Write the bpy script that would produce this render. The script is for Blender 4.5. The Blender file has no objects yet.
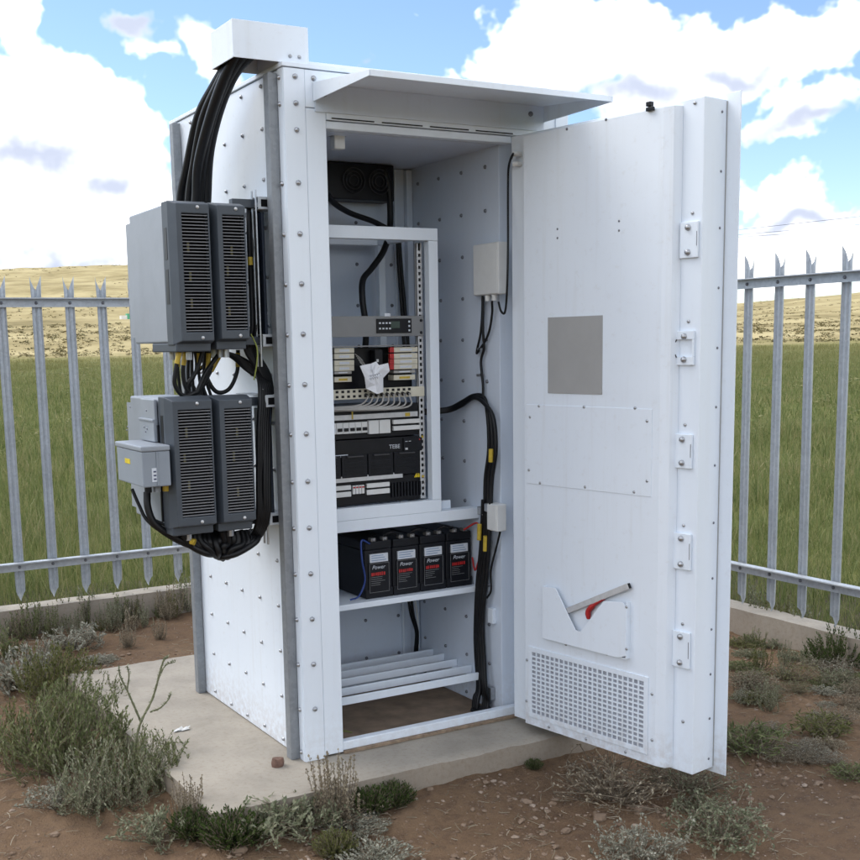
import bpy, math, random
import numpy as np
from mathutils import Vector, Matrix
random.seed(7); rng = np.random.default_rng(7)
SC = bpy.context.scene
COL = SC.collection
RAD = math.radians

# ------------------------------------------------------------------ camera
CAM_C = np.array([-1.62301572, -3.54823116, 1.44779004])
CAM_R = np.array([0.86939836, -0.49370139, -0.02013512])
CAM_U = np.array([0.09055552, 0.11914172, 0.98873907])
CAM_F = np.array([0.48574292, 0.86143147, -0.148289])
FPX, PPX, PPY = 1155.747, 394.664, 517.019      # focal length and principal point of the 860 px photograph
cd = bpy.data.cameras.new('camera'); cam = bpy.data.objects.new('camera', cd); COL.objects.link(cam)
cd.sensor_width = 36.0; cd.lens = FPX / 860 * 36
cd.shift_x = (430 - PPX) / 860; cd.shift_y = (PPY - 430) / 860
cd.clip_start = 0.05; cd.clip_end = 9000
M = Matrix.Identity(4)
for i in range(3):
    M[i][0] = CAM_R[i]; M[i][1] = CAM_U[i]; M[i][2] = -CAM_F[i]; M[i][3] = CAM_C[i]
cam.matrix_world = M
SC.camera = cam
SC.cycles.max_bounces = 6; SC.cycles.diffuse_bounces = 3; SC.cycles.glossy_bounces = 3; SC.cycles.transmission_bounces = 3
SC.cycles.caustics_reflective = False; SC.cycles.caustics_refractive = False; SC.cycles.adaptive_threshold = 0.02

# ------------------------------------------------------------------ light
SUN_EL, SUN_AZ = 50.0, -40.0        # azimuth clockwise from +Y (negative: to the left; the sun stands behind the cabinet)
EXPOSURE = 2.2
SC.view_settings.view_transform = 'Standard'; SC.view_settings.look = 'None'
SC.view_settings.exposure = EXPOSURE; SC.view_settings.gamma = 1.0
SC.view_settings.use_curve_mapping = False
sd = bpy.data.lights.new('sun', 'SUN'); sun = bpy.data.objects.new('sun', sd); COL.objects.link(sun)
sd.energy = 0.5; sd.angle = RAD(38); sd.color = (1.0, 0.95, 0.88)
sv = Vector((math.sin(RAD(SUN_AZ)) * math.cos(RAD(SUN_EL)), math.cos(RAD(SUN_AZ)) * math.cos(RAD(SUN_EL)), math.sin(RAD(SUN_EL))))
sun.rotation_euler = sv.to_track_quat('Z', 'Y').to_euler(); sun.location = (-6, 2, 8)


def ray(u, v):
    return CAM_F + CAM_R * (u - PPX) / FPX - CAM_U * (v - PPY) / FPX


def atX(u, v, x): d = ray(u, v); return Vector(CAM_C + d * ((x - CAM_C[0]) / d[0]))
def atY(u, v, y): d = ray(u, v); return Vector(CAM_C + d * ((y - CAM_C[1]) / d[1]))
def atZ(u, v, z): d = ray(u, v); return Vector(CAM_C + d * ((z - CAM_C[2]) / d[2]))


def azel(u, v):
    d = ray(u, v); d = d / np.linalg.norm(d)
    return math.atan2(d[0], d[1]), math.asin(d[2])


# ------------------------------------------------------------------ world: blue sky with cumulus
W = bpy.data.worlds.new('World'); SC.world = W; W.use_nodes = True
nt = W.node_tree; nt.nodes.clear()


class NG:
    def __init__(s, tree): s.t = tree
    def n(s, typ, **kw):
        nd = s.t.nodes.new(typ)
        for k, v in kw.items(): setattr(nd, k, v)
        return nd
    def put(s, sock, v):
        if isinstance(v, bpy.types.NodeSocket): s.t.links.new(v, sock)
        else: sock.default_value = v
    def m(s, op, a, b=0.0, c=None, clamp=False):
        nd = s.n('ShaderNodeMath', operation=op); nd.use_clamp = clamp
        s.put(nd.inputs[0], a); s.put(nd.inputs[1], b)
        if c is not None: s.put(nd.inputs[2], c)
        return nd.outputs[0]
    def xyz(s, x, y, z):
        nd = s.n('ShaderNodeCombineXYZ')
        for i, v in enumerate((x, y, z)): s.put(nd.inputs[i], v)
        return nd.outputs[0]
    def noise(s, vec, scale, detail=2.0, rough=0.5, dist=0.0):
        nd = s.n('ShaderNodeTexNoise')
        if vec is not None: s.put(nd.inputs['Vector'], vec)
        nd.inputs['Scale'].default_value = scale; nd.inputs['Detail'].default_value = detail
        nd.inputs['Roughness'].default_value = rough; nd.inputs['Distortion'].default_value = dist
        return nd.outputs['Fac'], nd.outputs['Color']
    def ramp(s, fac, stops):
        nd = s.n('ShaderNodeValToRGB'); cr = nd.color_ramp
        while len(cr.elements) < len(stops): cr.elements.new(0.5)
        for e, (p, c) in zip(cr.elements, stops):
            e.position = p; e.color = (c[0], c[1], c[2], 1) if hasattr(c, '__len__') else (c, c, c, 1)
        s.put(nd.inputs[0], fac); return nd.outputs[0]
    def mix(s, f, a, b, blend='MIX'):
        nd = s.n('ShaderNodeMix', data_type='RGBA', blend_type=blend)
        s.put(nd.inputs[0], f)
        for i, v in ((6, a), (7, b)):
            if isinstance(v, bpy.types.NodeSocket): s.t.links.new(v, nd.inputs[i])
            else: nd.inputs[i].default_value = (v[0], v[1], v[2], 1)
        return nd.outputs[2]
    def smooth(s, v, a, b):
        nd = s.n('ShaderNodeMapRange', interpolation_type='SMOOTHSTEP')
        s.put(nd.inputs[0], v); nd.inputs[1].default_value = a; nd.inputs[2].default_value = b
        return nd.outputs[0]


# cloud density as a function of azimuth and elevation
grp = bpy.data.node_groups.new('cloud_density', 'ShaderNodeTree')
grp.interface.new_socket('az', in_out='INPUT', socket_type='NodeSocketFloat')
grp.interface.new_socket('el', in_out='INPUT', socket_type='NodeSocketFloat')
grp.interface.new_socket('density', in_out='OUTPUT', socket_type='NodeSocketFloat')
grp.interface.new_socket('grey', in_out='OUTPUT', socket_type='NodeSocketFloat')
g = NG(grp); gi = g.n('NodeGroupInput'); go = g.n('NodeGroupOutput')
az, el = gi.outputs[0], gi.outputs[1]
v0 = g.xyz(az, el, 0.0)
_, nc = g.noise(v0, 11.0, 3.0, 0.55)
sx = g.n('ShaderNodeSeparateXYZ'); g.put(sx.inputs[0], nc)
waz = g.m('ADD', az, g.m('MULTIPLY', g.m('SUBTRACT', sx.outputs[0], 0.5), 0.11))
wel = g.m('ADD', el, g.m('MULTIPLY', g.m('SUBTRACT', sx.outputs[1], 0.5), 0.08))
CLOUDS = [(70, 150, 105, 92), (20, 120, 75, 75), (8, 35, 38, 62), (190, 42, 36, 40), (128, 22, 50, 26), (150, 55, 45, 20),
          (50, 245, 165, 58), (140, 215, 60, 50), (120, 140, 50, 60),
          (580, 45, 105, 62), (690, 62, 120, 52), (790, 40, 85, 50), (640, 95, 100, 34), (845, 30, 25, 16),
          (815, 112, 78, 36), (775, 100, 45, 26), (790, 195, 62, 38), (790, 250, 120, 52), (840, 235, 60, 30),
          (455, 66, 17, 12), (411, 60, 10, 13), (60, 14, 16, 5), (375, 54, 26, 17), (395, 6, 60, 8), (420, 300, 300, 42)]
dens = None
wv = g.xyz(waz, wel, 0.0)
for (u, v, ru, rv) in CLOUDS:
    a0, e0 = azel(u, v); sx_, sy_ = FPX / (ru * 1.05), FPX / rv
    vm = g.n('ShaderNodeVectorMath', operation='MULTIPLY_ADD'); g.put(vm.inputs[0], wv); vm.inputs[1].default_value = (sx_, sy_, 0); vm.inputs[2].default_value = (-a0 * sx_, -e0 * sy_, 0)
    vl = g.n('ShaderNodeVectorMath', operation='LENGTH'); g.put(vl.inputs[0], vm.outputs[0])
    k_ = min(ru, rv) / 100          # edge distance, so that small and large puffs get equally crisp edges
    b = g.m('MULTIPLY_ADD', vl.outputs['Value'], -k_, k_)
    dens = b if dens is None else g.m('SMOOTH_MAX', dens, b, 0.04)
nf, _ = g.noise(v0, 30.0, 3.0, 0.62)
inner = g.m('ADD', dens, g.m('MULTIPLY', g.m('SUBTRACT', nf, 0.5), 0.55))
# the same kind of sky all round
vo = g.xyz(g.m('MULTIPLY', g.m('SINE', az), 1.6), g.m('MULTIPLY', g.m('COSINE', az), 1.6), g.m('MULTIPLY', el, 2.6))
no, _ = g.noise(vo, 1.5, 4.0, 0.58)
outer = g.m('MULTIPLY', g.m('SUBTRACT', no, 0.44), 3.0)
c0 = azel(430, 200)
wda = g.m('DIVIDE', g.m('SUBTRACT', az, c0[0]), 0.62); wde = g.m('DIVIDE', g.m('SUBTRACT', el, c0[1]), 0.36)
wr = g.m('SQRT', g.m('ADD', g.m('MULTIPLY', wda, wda), g.m('MULTIPLY', wde, wde)))
wf = g.smooth(wr, 0.8, 1.25)
res = g.m('ADD', g.m('MULTIPLY', inner, g.m('SUBTRACT', 1.0, wf)), g.m('MULTIPLY', outer, wf))
grp.links.new(res, go.inputs[0])
# shaded undersides
GREY = [(35, 158, 72, 26), (105, 186, 70, 20), (130, 22, 56, 22), (640, 92, 95, 20), (735, 70, 60, 13), (825, 124, 70, 13), (375, 54, 28, 20), (60, 262, 90, 14), (800, 226, 60, 10)]
gs = None
for (u, v, ru, rv) in GREY:
    a0, e0 = azel(u, v); sx_, sy_ = FPX / ru, FPX / rv
    vm = g.n('ShaderNodeVectorMath', operation='MULTIPLY_ADD'); g.put(vm.inputs[0], wv); vm.inputs[1].default_value = (sx_, sy_, 0); vm.inputs[2].default_value = (-a0 * sx_, -e0 * sy_, 0)
    vl = g.n('ShaderNodeVectorMath', operation='LENGTH'); g.put(vl.inputs[0], vm.outputs[0])
    gs = vl.outputs['Value'] if gs is None else g.m('MINIMUM', gs, vl.outputs['Value'])
gin = g.m('SUBTRACT', 1.25, gs)
gin = g.m('ADD', gin, g.m('MULTIPLY', g.m('SUBTRACT', nf, 0.5), 1.6))
gout = g.m('MULTIPLY', g.m('SUBTRACT', no, 0.56), 5.0)
gsh = g.m('ADD', g.m('MULTIPLY', gin, g.m('SUBTRACT', 1.0, wf)), g.m('MULTIPLY', gout, wf))
grp.links.new(gsh, go.inputs[1])

w = NG(nt)
tc = w.n('ShaderNodeTexCoord'); sp = w.n('ShaderNodeSeparateXYZ'); nt.links.new(tc.outputs['Generated'], sp.inputs[0])
AZ = w.m('ARCTAN2', sp.outputs[0], sp.outputs[1]); EL = w.m('ARCSINE', sp.outputs[2])
cg = w.n('ShaderNodeGroup'); cg.node_tree = grp; w.put(cg.inputs[0], AZ); w.put(cg.inputs[1], EL)
cover = w.smooth(cg.outputs[0], 0.10, 0.24)
shade = w.smooth(cg.outputs[1], -0.45, 1.25)
ccol = w.mix(shade, (1.0, 1.0, 1.0), (0.31, 0.34, 0.42))
sky = w.n('ShaderNodeTexSky', sky_type='NISHITA'); sky.sun_disc = False
sky.sun_elevation = RAD(SUN_EL); sky.sun_rotation = RAD(SUN_AZ)
sky.altitude = 1300; sky.air_density = 1.0; sky.dust_density = 0.6; sky.ozone_density = 2.5
bg1 = w.n('ShaderNodeBackground'); nt.links.new(sky.outputs[0], bg1.inputs[0]); bg1.inputs[1].default_value = 0.047
bg2 = w.n('ShaderNodeBackground'); nt.links.new(ccol, bg2.inputs[0]); bg2.inputs[1].default_value = 0.50
ms = w.n('ShaderNodeMixShader'); nt.links.new(cover, ms.inputs[0]); nt.links.new(bg1.outputs[0], ms.inputs[1]); nt.links.new(bg2.outputs[0], ms.inputs[2])
W.cycles.sampling_method = 'MANUAL'; W.cycles.sample_map_resolution = 384
wo = w.n('ShaderNodeOutputWorld'); nt.links.new(ms.outputs[0], wo.inputs[0])

# ------------------------------------------------------------------ helpers
def tag(o, label=None, cat=None, group=None, kind=None):
    if label: o['label'] = label
    if cat: o['category'] = cat
    if group: o['group'] = group
    if kind: o['kind'] = kind
    return o


WORLD_AT = {}
def thing(name, label, cat, loc=(0, 0, 0), group=None):
    o = bpy.data.objects.new(name, None); COL.objects.link(o); o.empty_display_size = 0.1
    o.location = loc; WORLD_AT[o.name] = Vector(loc)
    return tag(o, label, cat, group)


def link(name, me, parent=None, at=(0, 0, 0)):
    """an object whose mesh origin sits at the world point `at`"""
    o = bpy.data.objects.new(name, me); COL.objects.link(o)
    at = Vector(at); WORLD_AT[o.name] = at
    if parent is not None:
        o.parent = parent; o.location = at - WORLD_AT[parent.name]
    else: o.location = at
    return o


class MB:
    """collects shapes in world coordinates; build() links them as one mesh object"""
    def __init__(s): s.v = []; s.f = []
    def add(s, vs, fs):
        b = len(s.v); s.v += [tuple(p) for p in vs]; s.f += [tuple(i + b for i in f) for f in fs]; return s
    def box(s, x0, x1, y0, y1, z0, z1, fr=None):
        P = [(x, y, z) for z in (z0, z1) for (x, y) in ((x0, y0), (x1, y0), (x1, y1), (x0, y1))]
        if fr: P = [fr(*p) for p in P]
        F = [(3, 2, 1, 0), (4, 5, 6, 7), (0, 1, 5, 4), (1, 2, 6, 5), (2, 3, 7, 6), (3, 0, 4, 7)]
        return s.add(P, F)
    def prism(s, poly, h0, h1, fr):
        """poly: 2D points; fr(a, b, h) gives the 3D point"""
        n = len(poly)
        P = [fr(a, b, h0) for a, b in poly] + [fr(a, b, h1) for a, b in poly]
        F = [tuple(reversed(range(n))), tuple(range(n, 2 * n))] + [(i, (i + 1) % n, n + (i + 1) % n, n + i) for i in range(n)]
        return s.add(P, F)
    def tube(s, pts, r, k=8, caps=True):
        pts = [Vector(p) for p in pts]; n = len(pts)
        rs = r if hasattr(r, '__len__') else [r] * n
        t0 = (pts[1] - pts[0]).normalized()
        nrm = t0.orthogonal().normalized(); V = []
        for i in range(n):
            t = (pts[min(i + 1, n - 1)] - pts[max(i - 1, 0)])
            t = t.normalized() if t.length > 1e-9 else t0
            nrm = (nrm - t * nrm.dot(t)); nrm = nrm.normalized() if nrm.length > 1e-6 else t.orthogonal().normalized()
            bn = t.cross(nrm)
            for j in range(k):
                a = 2 * math.pi * j / k
                V.append(pts[i] + (nrm * math.cos(a) + bn * math.sin(a)) * rs[i])
        F = [(i * k + j, i * k + (j + 1) % k, (i + 1) * k + (j + 1) % k, (i + 1) * k + j) for i in range(n - 1) for j in range(k)]
        if caps: F += [tuple(reversed(range(k))), tuple(range((n - 1) * k, n * k))]
        return s.add(V, F)
    def mesh(s, name, mat, smooth=None):
        me = bpy.data.meshes.new(name); me.from_pydata([tuple(p) for p in s.v], [], s.f); me.update()
        if mat is not None: me.materials.append(mat)
        if smooth is not None:
            me.polygons.foreach_set('use_smooth', [True] * len(me.polygons)); me.set_sharp_from_angle(angle=RAD(smooth))
        return me
    def build(s, name, mat, parent=None, bevel=0.0, smooth=None, seg=2):
        c = Vector(np.mean(np.array([tuple(p) for p in s.v]), axis=0))
        s.v = [tuple(Vector(p) - c) for p in s.v]
        o = link(name, s.mesh(name, mat, smooth), parent, c)
        if bevel:
            m = o.modifiers.new('bevel', 'BEVEL'); m.width = bevel; m.segments = seg; m.limit_method = 'ANGLE'; m.angle_limit = RAD(40)
            m.harden_normals = False
        return o


def crom(pts, per=8):
    """smooth curve through the points"""
    P = [Vector(p) for p in pts]; P = [P[0] * 2 - P[1]] + P + [P[-1] * 2 - P[-2]]
    out = []
    for i in range(1, len(P) - 2):
        a, b, c, d = P[i - 1], P[i], P[i + 1], P[i + 2]
        for j in range(per):
            t = j / per
            out.append(0.5 * ((2 * b) + (c - a) * t + (2 * a - 5 * b + 4 * c - d) * t * t + (3 * b - a - 3 * c + d) * t ** 3))
    out.append(P[-2]); return out


# ------------------------------------------------------------------ materials
def mat(name):
    m = bpy.data.materials.new(name); m.use_nodes = True
    t = m.node_tree; b = t.nodes['Principled BSDF']; return m, NG(t), b


def objco(g, kind='Object'):
    return g.n('ShaderNodeTexCoord').outputs[kind]


def pos(g): return g.n('ShaderNodeNewGeometry').outputs['Position']


def bump(g, b, height, strength, dist=0.01):
    nd = g.n('ShaderNodeBump'); nd.inputs['Strength'].default_value = strength; nd.inputs['Distance'].default_value = dist
    g.put(nd.inputs['Height'], height); g.t.links.new(nd.outputs[0], b.inputs['Normal'])


def simple(name, col, rough=0.5, metal=0.0, var=0.08, scale=30, bmp=0.0, bscale=200, spec=0.5):
    m, g, b = mat(name)
    f, _ = g.noise(pos(g), scale, 4.0, 0.6)
    k = g.ramp(f, [(0.3, tuple(c * (1 - var) for c in col)), (0.7, tuple(min(1, c * (1 + var)) for c in col))])
    g.t.links.new(k, b.inputs['Base Color'])
    b.inputs['Roughness'].default_value = rough; b.inputs['Metallic'].default_value = metal
    b.inputs['Specular IOR Level'].default_value = spec
    if bmp:
        f2, _ = g.noise(pos(g), bscale, 3.0); bump(g, b, f2, bmp, 0.003)
    return m


def paint(name, col, rough=0.38, dirt=0.5, wave=0.22):
    """powder-coated sheet: slight oil-canning, faint dust, a few scuffs"""
    m, g, b = mat(name)
    p = pos(g)
    f, _ = g.noise(p, 2.2, 3.0, 0.5); f2, _ = g.noise(p, 38.0, 5.0, 0.65)
    mp = g.n('ShaderNodeMapping'); g.t.links.new(p, mp.inputs[0]); mp.inputs['Scale'].default_value = (26, 26, 1.6)
    f3, _ = g.noise(mp.outputs[0], 1.0, 4.0, 0.6)
    c = g.mix(g.m('MULTIPLY', g.smooth(f2, 0.55, 0.78), 0.16 * dirt), col, (0.42, 0.36, 0.28))
    c = g.mix(g.m('MULTIPLY', g.smooth(f3, 0.52, 0.75), 0.13 * dirt), c, (0.45, 0.42, 0.36))
    # red dust that has settled low down
    sz = g.n('ShaderNodeSeparateXYZ'); g.t.links.new(p, sz.inputs[0])
    low = g.m('MULTIPLY', g.m('SUBTRACT', 1.0, g.smooth(sz.outputs[2], 0.0, 0.22)), g.smooth(f2, 0.35, 0.62))
    c = g.mix(g.m('MULTIPLY', low, 0.34 * dirt), c, (0.33, 0.22, 0.14))
    g.t.links.new(c, b.inputs['Base Color'])
    r = g.m('ADD', rough - 0.06, g.m('MULTIPLY', f2, 0.16)); g.t.links.new(r, b.inputs['Roughness'])
    h = g.m('ADD', f, g.m('MULTIPLY', f2, 0.012)); bump(g, b, h, wave, 0.03)
    return m


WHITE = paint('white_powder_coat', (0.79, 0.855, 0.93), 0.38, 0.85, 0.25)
WHITE_SHADED = paint('white_coat_shaded', (0.66, 0.735, 0.845), 0.42, 0.5)  # same white coat, with the interior's shade put into a darker colour
WHITE_TRIM = paint('white_trim', (0.785, 0.855, 0.935), 0.32, 0.35, 0.05)
WHITE_PLASTIC = simple('white_plastic', (0.72, 0.73, 0.72), 0.4, var=0.03)


def galv_mat(name='galvanised_steel', tone=1.0):
    m, g, b = mat(name)
    p = pos(g)
    vor = g.n('ShaderNodeTexVoronoi'); g.t.links.new(p, vor.inputs['Vector']); vor.inputs['Scale'].default_value = 75
    f, _ = g.noise(p, 7.0, 5.0, 0.6)
    sc = g.n('ShaderNodeSeparateColor'); g.t.links.new(vor.outputs['Color'], sc.inputs[0])
    k = g.m('ADD', g.m('MULTIPLY', f, 0.7), g.m('MULTIPLY', sc.outputs[0], 0.3))
    c = g.ramp(k, [(0.2, tuple(x * tone for x in (0.40, 0.43, 0.465))), (0.8, tuple(x * tone for x in (0.55, 0.585, 0.62)))])
    f2, _ = g.noise(p, 22.0, 4.0, 0.7)
    c = g.mix(g.m('MULTIPLY', g.smooth(f2, 0.62, 0.8), 0.3), c, (0.62, 0.63, 0.64))
    g.t.links.new(c, b.inputs['Base Color']); b.inputs['Metallic'].default_value = 0.3
    g.t.links.new(g.m('ADD', 0.38, g.m('MULTIPLY', f2, 0.25)), b.inputs['Roughness'])
    bump(g, b, f2, 0.12, 0.004)
    return m


GALV = galv_mat()
GALV_DULL = galv_mat('weathered_galvanised_steel', 0.55)
STEEL = simple('bolt_steel', (0.42, 0.43, 0.45), 0.32, 0.85, 0.15, 60)
BOLT_DARK = simple('dull_bolt_steel', (0.20, 0.21, 0.24), 0.45, 0.6, 0.2, 60)
RADIO_DARK = simple('charcoal_plastic', (0.052, 0.064, 0.080), 0.5, var=0.1, scale=14, bmp=0.05)
RADIO_GREY = simple('light_grey_cast', (0.27, 0.30, 0.34), 0.42, var=0.07, scale=9, bmp=0.04)
BOX_GREY = simple('grey_enclosure', (0.25, 0.285, 0.33), 0.45, var=0.05, scale=9, bmp=0.03)
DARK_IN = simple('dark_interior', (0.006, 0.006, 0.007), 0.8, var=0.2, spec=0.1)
FIN = simple('fin_metal', (0.055, 0.055, 0.06), 0.45, 0.3, 0.2, 40)
BLACK = simple('black_rubber', (0.0055, 0.006, 0.0075), 0.45, var=0.25, scale=50, bmp=0.05, spec=0.35)
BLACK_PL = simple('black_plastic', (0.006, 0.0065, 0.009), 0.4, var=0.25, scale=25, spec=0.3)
BATT = simple('battery_black', (0.0065, 0.0075, 0.011), 0.45, var=0.2, scale=25, bmp=0.05, spec=0.3)
NAVY = simple('navy_plate', (0.014, 0.022, 0.040), 0.5, 0.2, 0.2, 12)
PANEL_GREY = simple('grey_panel', (0.36, 0.36, 0.355), 0.5, var=0.04, scale=12)
RACK_GREY = simple('grey_rack_panel', (0.22, 0.225, 0.23), 0.42, 0.2, 0.05, 12)
CREAM = simple('cream_plastic', (0.62, 0.59, 0.48), 0.5, var=0.06)
RED = simple('red_plastic', (0.42, 0.02, 0.02), 0.4, var=0.15)
YELLOW = simple('yellow_tag', (0.52, 0.37, 0.04), 0.5, var=0.15, scale=80)
BLUE_W = simple('blue_wire', (0.02, 0.05, 0.22), 0.4, var=0.1)
YELLOW_DULL = simple('dull_tag', (0.16, 0.14, 0.06), 0.6)
SLAT_GREY = simple('slat_grey', (0.14, 0.14, 0.145), 0.5, var=0.1)
LABEL = simple('printed_label', (0.62, 0.66, 0.72), 0.45, var=0.06, scale=300)
PRINT = simple('print_grey', (0.25, 0.34, 0.48), 0.5, var=0.1)
PAPER = simple('white_paper', (0.78, 0.80, 0.84), 0.8, var=0.03, scale=40, bmp=0.15, bscale=60)
INK = simple('ink', (0.05, 0.06, 0.12), 0.6)
GREYCAB = simple('grey_cable', (0.36, 0.35, 0.33), 0.5, var=0.1)
LCD = simple('lcd_glass', (0.05, 0.075, 0.06), 0.15)
ALU = simple('aluminium_strip', (0.60, 0.61, 0.62), 0.4, 0.35, 0.08, 60)
DUSTY = simple('dusty_floor', (0.20, 0.145, 0.10), 0.9, var=0.3, scale=9, bmp=0.5, bscale=90)
RUSTY = simple('rusty_lip', (0.26, 0.19, 0.13), 0.8, var=0.35, scale=40)


def concrete(name, col, dirtcol):
    m, g, b = mat(name); p = pos(g)
    f, _ = g.noise(p, 3.5, 6.0, 0.62); f2, _ = g.noise(p, 60.0, 5.0, 0.7); f3, _ = g.noise(p, 320.0, 2.0)
    c = g.ramp(f, [(0.28, tuple(x * 0.74 for x in col)), (0.52, col), (0.75, tuple(min(1, x * 1.16) for x in col))])
    c = g.mix(g.m('MULTIPLY', g.smooth(f2, 0.48, 0.72), 0.4), c, dirtcol)
    c = g.mix(g.m('MULTIPLY', g.smooth(f3, 0.60, 0.75), 0.35), c, tuple(x * 0.55 for x in col))
    nm = g.n('ShaderNodeNewGeometry'); sz = g.n('ShaderNodeSeparateXYZ'); g.t.links.new(nm.outputs['Normal'], sz.inputs[0])
    sidef = g.m('SUBTRACT', 1.0, g.smooth(sz.outputs[2], 0.3, 0.8))
    c = g.mix(g.m('MULTIPLY', sidef, g.m('ADD', 0.05, g.m('MULTIPLY', f2, 0.6))), c, dirtcol)      # soil splashed on the sides
    g.t.links.new(c, b.inputs['Base Color']); b.inputs['Roughness'].default_value = 0.9
    h = g.m('ADD', g.m('MULTIPLY', f2, 0.6), g.m('MULTIPLY', f3, 0.4)); bump(g, b, h, 0.35, 0.004)
    return m


CONC = concrete('concrete', (0.35, 0.315, 0.262), (0.22, 0.162, 0.115))


def soil_mat():
    m, g, b = mat('red_soil'); p = pos(g)
    f, _ = g.noise(p, 1.3, 5.0, 0.6); f2, _ = g.noise(p, 22.0, 6.0, 0.7); f3, _ = g.noise(p, 170.0, 4.0, 0.7)
    c = g.ramp(f, [(0.3, (0.195, 0.120, 0.071)), (0.55, (0.255, 0.165, 0.098)), (0.75, (0.305, 0.21, 0.131))])
    c = g.mix(g.m('MULTIPLY', g.smooth(f2, 0.42, 0.70), 0.55), c, (0.12, 0.075, 0.052))
    c = g.mix(g.m('MULTIPLY', g.smooth(f3, 0.54, 0.72), 0.5), c, (0.32, 0.245, 0.185))
    vor = g.n('ShaderNodeTexVoronoi'); g.t.links.new(p, vor.inputs['Vector']); vor.inputs['Scale'].default_value = 85
    c = g.mix(g.m('MULTIPLY', g.m('SUBTRACT', 1.0, g.smooth(vor.outputs['Distance'], 0.12, 0.3)), g.smooth(f2, 0.5, 0.65)), c, (0.36, 0.29, 0.23))
    g.t.links.new(c, b.inputs['Base Color']); b.inputs['Roughness'].default_value = 0.95; b.inputs['Specular IOR Level'].default_value = 0.2
    h = g.m('ADD', g.m('MULTIPLY', f2, 1.0), g.m('MULTIPLY', f3, 0.45)); bump(g, b, h, 1.0, 0.03)
    return m


SOIL = soil_mat()


def field_mat():
    m, g, b = mat('veld'); p = pos(g)
    ln = g.n('ShaderNodeVectorMath', operation='LENGTH'); g.t.links.new(p, ln.inputs[0]); r = ln.outputs['Value']
    f, _ = g.noise(p, 0.09, 6.0, 0.65); f2, _ = g.noise(p, 1.1, 5.0, 0.7); fh, _ = g.noise(p, 0.035, 8.0, 0.72)
    green = g.ramp(f2, [(0.3, (0.07, 0.085, 0.024)), (0.5, (0.125, 0.14, 0.045)), (0.72, (0.20, 0.19, 0.075))])
    green = g.mix(g.smooth(f, 0.45, 0.7), green, (0.125, 0.125, 0.048))
    dry = g.ramp(fh, [(0.32, (0.20, 0.165, 0.08)), (0.46, (0.36, 0.295, 0.15)), (0.60, (0.50, 0.42, 0.23))])  # dry grass, paled further to paint in sunlight past the near cloud shadow
    rr = g.m('ADD', r, g.m('MULTIPLY', g.m('SUBTRACT', f, 0.5), 60.0))
    c = g.mix(g.smooth(rr, 55.0, 122.0), green, (0.235, 0.215, 0.085))
    c = g.mix(g.smooth(rr, 104.0, 128.0), c, dry)  # far hills: dry grass with painted-in sunlight past the near cloud shadow
    g.t.links.new(c, b.inputs['Base Color']); b.inputs['Roughness'].default_value = 1.0; b.inputs['Specular IOR Level'].default_value = 0.05
    return m


FIELD = field_mat()


def leaf_mat(name, cols, rough=0.6, trans=0.25, scale=3.0, far=None):
    m, g, b = mat(name)
    ri = g.n('ShaderNodeNewGeometry').outputs['Random Per Island']
    f, _ = g.noise(pos(g), scale, 3.0)
    k = g.m('ADD', g.m('MULTIPLY', ri, 0.6), g.m('MULTIPLY', f, 0.4))
    c = g.ramp(k, [(0.12 + 0.76 * i / max(1, len(cols) - 1), cc) for i, cc in enumerate(cols)])
    if far:         # the field turns drier with distance from the yard
        ln = g.n('ShaderNodeVectorMath', operation='LENGTH'); g.t.links.new(pos(g), ln.inputs[0])
        c = g.mix(g.m('MULTIPLY', g.smooth(ln.outputs['Value'], 18.0, 95.0), 0.8), c, far)
    g.t.links.new(c, b.inputs['Base Color']); b.inputs['Roughness'].default_value = rough; b.inputs['Specular IOR Level'].default_value = 0.25
    tr = g.n('ShaderNodeBsdfTranslucent'); g.t.links.new(c, tr.inputs[0])
    mx = g.n('ShaderNodeMixShader'); mx.inputs[0].default_value = trans
    g.t.links.new(b.outputs[0], mx.inputs[1]); g.t.links.new(tr.outputs[0], mx.inputs[2])
    g.t.links.new(mx.outputs[0], g.t.nodes['Material Output'].inputs[0])
    return m


L_GREEN = leaf_mat('shrub_leaf', [(0.06, 0.078, 0.026), (0.12, 0.148, 0.056), (0.19, 0.215, 0.095), (0.30, 0.31, 0.17)])
L_YEL = leaf_mat('yellowish_leaf', [(0.06, 0.07, 0.022), (0.12, 0.13, 0.042), (0.18, 0.185, 0.07), (0.25, 0.24, 0.11)])
L_SILVER = leaf_mat('silver_leaf', [(0.15, 0.15, 0.105), (0.26, 0.26, 0.20), (0.38, 0.375, 0.30), (0.50, 0.49, 0.41)])
L_SAGE = leaf_mat('sage_leaf', [(0.095, 0.112, 0.062), (0.175, 0.195, 0.115), (0.275, 0.285, 0.185), (0.40, 0.40, 0.285)])
L_DARK = leaf_mat('dark_green_leaf', [(0.028, 0.045, 0.012), (0.055, 0.085, 0.022), (0.09, 0.125, 0.035)])
L_DRY = leaf_mat('dry_leaf', [(0.15, 0.115, 0.075), (0.26, 0.215, 0.145), (0.37, 0.32, 0.23), (0.46, 0.41, 0.31)])
TWIG = simple('twig', (0.17, 0.135, 0.095), 0.9, var=0.35, scale=60)
TWIG_G = simple('green_stem', (0.15, 0.155, 0.085), 0.8, var=0.3, scale=60)
GRASS = leaf_mat('grass_blade', [(0.075, 0.10, 0.03), (0.135, 0.172, 0.052), (0.195, 0.225, 0.08), (0.27, 0.265, 0.11), (0.38, 0.33, 0.18)], 0.6, 0.35, 0.25, far=(0.235, 0.215, 0.085))
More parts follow.
